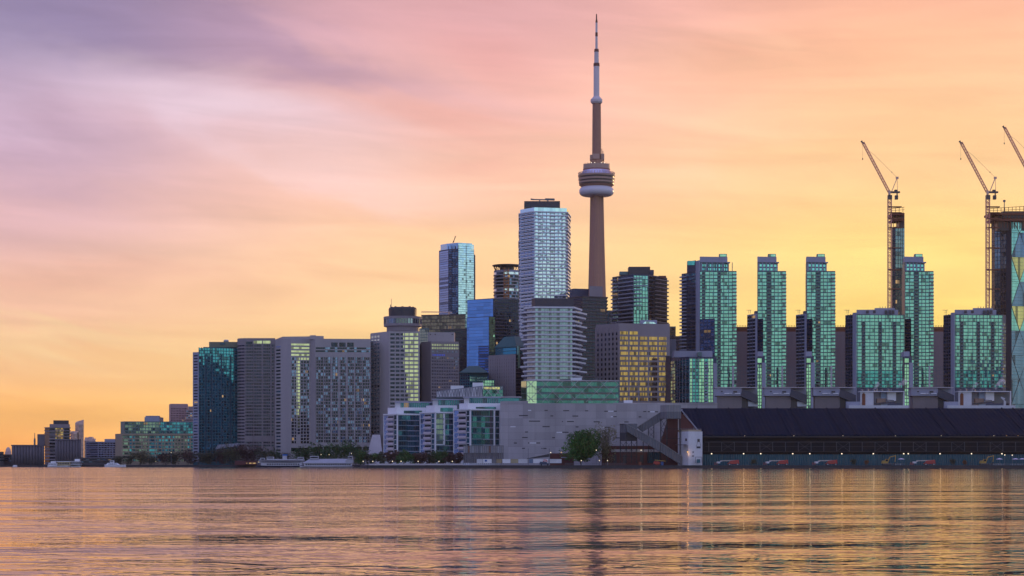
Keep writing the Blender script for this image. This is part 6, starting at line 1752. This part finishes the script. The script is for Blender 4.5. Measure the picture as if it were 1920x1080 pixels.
for xa, xb, mt, cn, where in cont:
    t = thing('container', '%s storage container on the quay, %s' % (cn, where), 'container', (X((xa + xb) / 2, 1168), 1168, GZ))
    Yk = 1154.2 if xa > 890 else 1168
    bx('body', mt, t, xa, xb, 860.8, 868.2, Yk, 2.6)
    m = MB()
    for q in (xa + .3, xb - .3): m.box(X(q, Yk) - .1, X(q, Yk) + .1, Yk - .12, Yk, Z(868.3, Yk), Z(860.7, Yk))
    m.box(X(xa, Yk), X(xb, Yk), Yk - .12, Yk, Z(861.2, Yk), Z(860.7, Yk)); m.box(X(xa, Yk), X(xb, Yk), Yk - .12, Yk, Z(868.3, Yk), Z(867.8, Yk))
    for k in range(int((xb - xa) / 2)): q = xa + 1 + k * 2; m.box(X(q, Yk) - .05, X(q, Yk) + .05, Yk - .08, Yk, Z(868, Yk), Z(861, Yk))
    m.obj('corner_frame', mt, t)
    if 'scrawl' in where:
        m = MB(); s_ = [(1018, 862.5), (1021, 861.8), (1024, 862.3), (1026, 863.4), (1021, 864), (1018, 865), (1022, 866), (1027, 865.3)]
        for (a, c), (e, g_) in zip(s_[:-1], s_[1:]): pbar(m, a, c, e, g_, Yk - .16, .16)
        m.obj('scrawl_print', CNT, t)
    if 'blue mark' in where: bx('mark', solid('mark_blue', (.05, .12, .35)), t, 909, 913, 862, 865.5, Yk - .2, .2)
def car(px, Y, wpx, mat, label):
    t = thing('parked_van', label, 'van', (X(px, Y), Y, GZ)); x, w = X(px, Y), wpx / F * Y / 2; z = GZ
    m = MB(); m.hexa([(x - w, Y, z + .4), (x + w, Y, z + .4), (x + w, Y + 1.9, z + .4), (x - w, Y + 1.9, z + .4), (x - w, Y, z + 1.15), (x + w, Y, z + 1.05), (x + w, Y + 1.9, z + 1.05), (x - w, Y + 1.9, z + 1.15)]); m.obj('body', mat, t)
    m = MB(); m.hexa([(x - w * .97, Y + .05, z + 1.15), (x + w * .65, Y + .05, z + 1.1), (x + w * .65, Y + 1.85, z + 1.1), (x - w * .97, Y + 1.85, z + 1.15), (x - w * .9, Y + .15, z + 2.1), (x + w * .3, Y + .15, z + 2.1), (x + w * .3, Y + 1.75, z + 2.1), (x - w * .9, Y + 1.75, z + 2.1)]); m.obj('cab', mat, t)
    for q in (-.62, .62):
        m = MB(); m.bar((x + w * q, Y - .05, z + .4), (x + w * q, Y + .25, z + .4), .42, 14); m.obj('wheel', BLACKSTEEL, t)
car(1021, 1152.6, 19, solid('navy_paint', (.02, .04, .10), .35), 'dark navy van parked before the white container with a red scrawl')
def light_pole(px, Y, ytop, label, lit=None, group=None):
    t = thing('light_pole', label, 'light pole', (X(px, Y), Y, GZ), group)
    m = MB(); m.bar((X(px, Y), Y, GZ), (X(px, Y), Y, Z(ytop, Y)), .16, 6); m.obj('pole', STEEL, t)
    m = MB(); z = Z(ytop, Y); m.lathe(X(px, Y), Y, [(.1, z), (.27, z + .2), (.22, z + .5), (.06, z + .6)], 8); m.obj('lamp_head', lit or STEEL, t)
light_pole(990.5, 1152, 843, 'tall unlit light pole among the quay containers')
light_pole(1030, 1152, 843, 'tall unlit light pole beside the container with a red scrawl')
LSM = lamp('lamp_small', (1.0, .82, .55), 1.3)
for i, px in enumerate((681, 699, 736, 752, 784, 823, 848)):
    light_pole(px, 1154.2, 866, 'short lit lamp post on the promenade under the clipped tree row', LSM, 'lit lamp posts along the promenade')
for px, yt, lb in ((536, 861, 'lit lamp post on the shore between tree clump and white ferry'), (469, 867, 'lit lamp post by the brick canteen left of the ferry'), (485, 867, 'lit lamp post at the ferry bow'), (602, 853, 'lit lamp post in trees above the tent roofed boat'),
                   (617, 853, 'second lit lamp post in trees above the tent roofed boat'), (659, 851, 'lit lamp post at the flared hotel foot'), (292, 866, 'lit lamp post before the beige stone terminal'), (321, 849, 'lit lamp in the trees right of the terminal lamp post')):
    light_pole(px, 1668 if px < 670 else 1160, yt, lb, LSM)
for px, lb in ((1090, 'lit yard lamp under the dense round green tree'), (1118, 'lit yard lamp at the foot of the pale tree'), (1124, 'lit yard lamp second from the pale tree foot'), (1139, 'lit yard lamp nearest the lower conveyor tower')):
    light_pole(px, 1160, 864.5 if px != 1118 else 845, lb, LSM)
m = MB()
t = thing('railing', 'thin steel railing along the quay before the brick shed', 'railing', (X(1110, 1149), 1149, GZ))
for k in range(34): pbar(m, 1060 + k * 3.4, 872, 1060 + k * 3.4, 868.6, 1149, .06)
pbar(m, 1060, 868.6, 1172, 868.6, 1149, .07); pbar(m, 1060, 870.2, 1172, 870.2, 1149, .05); m.obj('rail_frame', STEEL, t)

# boom lifts: chassis, four wheels, counterweight body, long boom, basket
def boom_lift():
    Y = 1152; t = thing('boom_lift', 'red boom lift with a long pale boom, first on the quay from the stair building', 'boom lift', (X(1362, Y), Y, GZ)); z = GZ
    m = MB(); m.box(X(1365, Y), X(1386, Y), Y, Y + 2.4, z + .7, z + 1.4); m.obj('chassis', REDP, t)
    for px in (1368, 1383):
        for d in (-.1, 2.1):
            m = MB(); m.bar((X(px, Y), Y + d, z + .6), (X(px, Y), Y + d + .4, z + .6), .62, 16); w = m.obj('wheel', BLACKSTEEL, t)
            m = MB(); m.bar((X(px, Y), Y + d - .03, z + .6), (X(px, Y), Y + d, z + .6), .3, 12); m.obj('hub', WHITE_D, w)
    m = MB(); x = X(1372, Y); m.hexa([(x - 1.6, Y, z + 1.4), (X(1386, Y), Y, z + 1.4), (X(1386, Y), Y + 2.4, z + 1.4), (x - 1.6, Y + 2.4, z + 1.4), (x - .6, Y + .2, z + 2.7), (X(1385.6, Y), Y + .2, z + 3.2), (X(1385.6, Y), Y + 2.2, z + 3.2), (x - .6, Y + 2.2, z + 2.7)]); m.obj('counterweight_body', REDP, t)
    m = MB(); m.bar((X(1384, Y), Y + 1.2, Z(863.5, Y)), (X(1351, Y), Y + 1.2, Z(863.8, Y)), .42, 4); m.obj('boom', solid('cream_boom', (.42, .38, .34)), t)
    m = MB(); m.bar((X(1356, Y), Y + 1.2, Z(863.8, Y)), (X(1346.5, Y), Y + 1.2, Z(867.2, Y)), .28, 4); m.obj('jib_arm', WHITE_D, t)
    m = MB(); m.box(X(1339, Y), X(1346, Y), Y + .2, Y + 2.2, z + .5, z + .7)
    for px in (1339.2, 1342.5, 1345.8):
        for d in (.3, 2.1): pbar(m, px, Y and 870.6, px, 867.2, Y + d, .07)
    for y in (867.2, 868.8): pbar(m, 1339, y, 1346, y, Y + .3, .07); pbar(m, 1339, y, 1346, y, Y + 2.1, .07)
    m.obj('basket', REDP, t)
    m = MB(); m.box(X(1344, Y), X(1350.5, Y), Y + .3, Y + 2.1, z + 1.1, z + 2.2); m.obj('panel_box', WHITE_D, t)
    return t
bl = boom_lift(); gb_ = 'red boom lifts along the teal wall'; bl['group'] = gb_
for dx, lb in ((92, 'red boom lift with a long pale boom, second on the quay from the stair building'), (184, 'red boom lift with a long pale boom, third on the quay from the stair building'), (368, 'red boom lift with a long pale boom, between the two excavators')): copy_thing(bl, sh(dx, 1152), label=lb, group=gb_)
t = thing('scissor_lift', 'small red orange lift with a tan boom under the tall conveyor tower', 'boom lift', (X(1236, 1150), 1150, GZ)); Y = 1150
m = MB(); m.hexa([(X(1224, Y), Y, GZ + .5), (X(1240, Y), Y, GZ + .5), (X(1240, Y), Y + 2, GZ + .5), (X(1224, Y), Y + 2, GZ + .5), (X(1227, Y), Y, Z(864.5, Y)), (X(1236, Y), Y, Z(865.5, Y)), (X(1236, Y), Y + 2, Z(865.5, Y)), (X(1227, Y), Y + 2, Z(864.5, Y))]); m.obj('body', REDP, t)
m = MB(); m.bar((X(1228, Y), Y + 1, Z(862.5, Y)), (X(1248, Y), Y + 1, Z(864.6, Y)), .3); m.obj('boom', YELP, t)
for px in (1226, 1238):
    m = MB(); m.bar((X(px, Y), Y - .2, GZ + .55), (X(px, Y), Y + .2, GZ + .55), .55, 14); m.obj('wheel', BLACKSTEEL, t)
for px, c, lb in ((1241.5, solid('blue_drum', (.03, .09, .25)), 'blue drum beside the small red orange lift'), (1200, RUST, 'rusty brown drum under the descending conveyor gallery')):
    t = thing('drum', lb, 'drum', (X(px, 1150), 1150, GZ)); m = MB(); m.lathe(X(px, 1150), 1150, [(.8, GZ), (.8, GZ + 1.9)], 14); m.obj('body', c, t)
    m = MB(); m.lathe(X(px, 1150), 1150, [(.86, GZ + 1.9), (.86, GZ + 2.05)], 14); m.obj('lid', c, t)
# dark potted plants and orange bushes by the teal wall
for px, mt, lb, w, yt in ((1600, DKG, 'dark bushy plant left of the first orange bush by the teal wall', 11, 860.5), (1625, leafy('leaf_orange', (.20, .075, .02), (.3, .13, .03)), 'small orange bush between third boom lift and first excavator', 8, 863),
                          (1786, DKG, 'dark bushy plant left of the second orange bush by the teal wall', 11, 860.5), (1809, leafy('leaf_orange', (), ()), 'small orange bush between fourth boom lift and second excavator', 8, 863),
                          (1414, DKG, 'dark bushy plant right of the first boom lift', 12, 861)):
    tree(px, 1160, w, yt, lb, mt, 'round', None, 420, 3, name='bush')
# yellow excavators
def excavator(label):
    Y = 1152; t = thing('excavator', label, 'excavator', (X(1660, Y), Y, GZ)); z = GZ
    for d in (0, 2.2):
        m = MB(); m.bar((X(1655, Y), Y + d, z + .5), (X(1671, Y), Y + d, z + .5), .5, 8); m.obj('track', BLACKSTEEL, t)
    m = MB(); x0, x1 = X(1653.5, Y), X(1665, Y); m.hexa([(x0, Y, z + 1.1), (x1, Y, z + 1.1), (x1, Y + 2.6, z + 1.1), (x0, Y + 2.6, z + 1.1), (x0 + .4, Y, z + 2.7), (x1 - .6, Y, z + 2.9), (x1 - .6, Y + 2.6, z + 2.9), (x0 + .4, Y + 2.6, z + 2.7)]); m.obj('body', YELP, t)
    m = MB(); m.box(X(1660, Y), X(1665.5, Y), Y - .05, Y + 1.3, z + 1.2, z + 3.6); c = m.obj('cab', YELP, t)
    m = MB(); m.box(X(1660.8, Y), X(1664.8, Y), Y - .1, Y - .05, z + 2.3, z + 3.4); m.obj('window', G_DARK, c)
    m = MB(); pbar(m, 1665, 866, 1668.5, 857, Y + 1.6, .36); pbar(m, 1668.5, 857, 1679, 854.5, Y + 1.6, .33); m.obj('boom', YELP, t)
    m = MB(); pbar(m, 1679.5, 853.6, 1678, 866, Y + 1.6, .28); m.obj('arm', YELP, t)
    m = MB(); q = X(1678, Y); m.hexa([(q - 1.2, Y + 1, z + .3), (q + .6, Y + 1, z + .3), (q + .6, Y + 2.2, z + .3), (q - 1.2, Y + 2.2, z + .3), (q - .4, Y + 1, z + 1.5), (q + .8, Y + 1, z + 1.5), (q + .8, Y + 2.2, z + 1.5), (q - .4, Y + 2.2, z + 1.5)]); m.obj('bucket', BLACKSTEEL, t)
    return t
ex = excavator('yellow excavator with raised bent boom beside the first parasol'); ex['group'] = 'yellow excavators'
copy_thing(ex, sh(184, 1152), label='yellow excavator with raised bent boom beside the row of parasols', group='yellow excavators')
def deck(x0, x1, label):
    Y = 1147; t = thing('pontoon', label, 'pontoon', (X((x0 + x1) / 2, Y), Y, 0))
    m = MB(); m.box(X(x0, Y), X(x1, Y), Y - 3, Y + 1.5, -.3, Z(872.4, Y)); m.obj('deck', solid('grey_deck', (.10, .11, .14)), t)
    m = MB()
    n = int((x1 - x0) / 3)
    for k in range(n + 1): pbar(m, x0 + k * 3, 872.4, x0 + k * 3, 869, Y - 2.8, .07)
    for y in (869, 870.6): pbar(m, x0, y, x0 + n * 3, y, Y - 2.8, .07)
    m.obj('deck_railing', STEEL, t)
deck(1657, 1696, 'grey railed pontoon below the first parasol'); deck(1840, 1990, 'long grey railed pontoon below the row of parasols')
def parasol(px, label):
    Y = 1147; t = thing('parasol', label, 'parasol', (X(px, Y), Y, Z(872.4, Y)), 'pale parasols on the pontoons'); z = Z(872.4, Y)
    m = MB(); m.bar((X(px, Y), Y, z), (X(px, Y), Y, Z(859.5, Y)), .08, 6); m.obj('pole', STEEL, t)
    m = MB(); m.lathe(X(px, Y), Y, [(2.1, Z(861.2, Y)), (1.2, Z(860, Y)), (.1, Z(859, Y))], 8); m.obj('canopy', solid('lilac_canvas', (.66, .60, .70), .8), t)
parasol(1690, 'pale parasol standing alone right of the first excavator'); parasol(1874, 'pale parasol nearest the second excavator'); parasol(1904, 'pale parasol in the middle of the row right of the second excavator'); parasol(1917, 'pale parasol cut by the right edge of the photo')
def table(px, label):
    Y = 1146; z = Z(872.4, Y); t = thing('table_set', label, 'table', (X(px, Y), Y, z), 'white tables on the pontoons')
    m = MB(); m.lathe(X(px, Y), Y, [(.7, z + .72), (.7, z + .78)], 12); m.obj('tabletop', WHITE, t)
    m = MB(); m.lathe(X(px, Y), Y, [(.35, z), (.07, z + .1), (.07, z + .72)], 8); m.obj('pedestal', WHITE, t)
    for q in (-1.3, 1.3):
        m = MB(); x = X(px, Y) + q; m.box(x - .25, x + .25, Y - .25, Y + .25, z + .42, z + .48); m.box(x + (.2 if q > 0 else -.25), x + (.25 if q > 0 else -.2), Y - .25, Y + .25, z + .48, z + 1.0)
        for e in (-.22, .22): m.bar((x + e, Y, z), (x + e, Y, z + .45), .03)
        m.obj('chair_frame', WHITE, t)
for px, lb in ((1684, 'white table under the lone first parasol'), (1868, 'white table left of the parasol by the second excavator'), (1877, 'white table under the parasol by the second excavator'), (1899, 'white table under the middle parasol'), (1913, 'white table under the last parasol')): table(px, lb)
for px, py, lb in ((1884, 854, 'low string lamp between the second excavator parasol and the middle one'), (1898, 854.4, 'low string lamp above the middle parasol')):
    light_pole(px, 1148, py, lb, LW)
# ------------------------------------------------------------------ evening haze
hz = bpy.data.materials.new('evening_haze'); hz.use_nodes = True
nt = hz.node_tree; nt.nodes.clear(); g = NT(nt)
pv = g.n('ShaderNodeVolumePrincipled')
pv.inputs['Color'].default_value = (0.96, 0.93, 0.93, 1)
pv.inputs['Density'].default_value = 0.000018
pv.inputs['Anisotropy'].default_value = 0.55
ou = g.n('ShaderNodeOutputMaterial'); nt.links.new(pv.outputs[0], ou.inputs[1])
m = MB(); m.box(-9100, 9100, -330, 9100, -2.5, 580)
h = tag(m.obj('haze', hz), 'thin warm evening haze over the harbour and city', 'haze', kind='stuff')
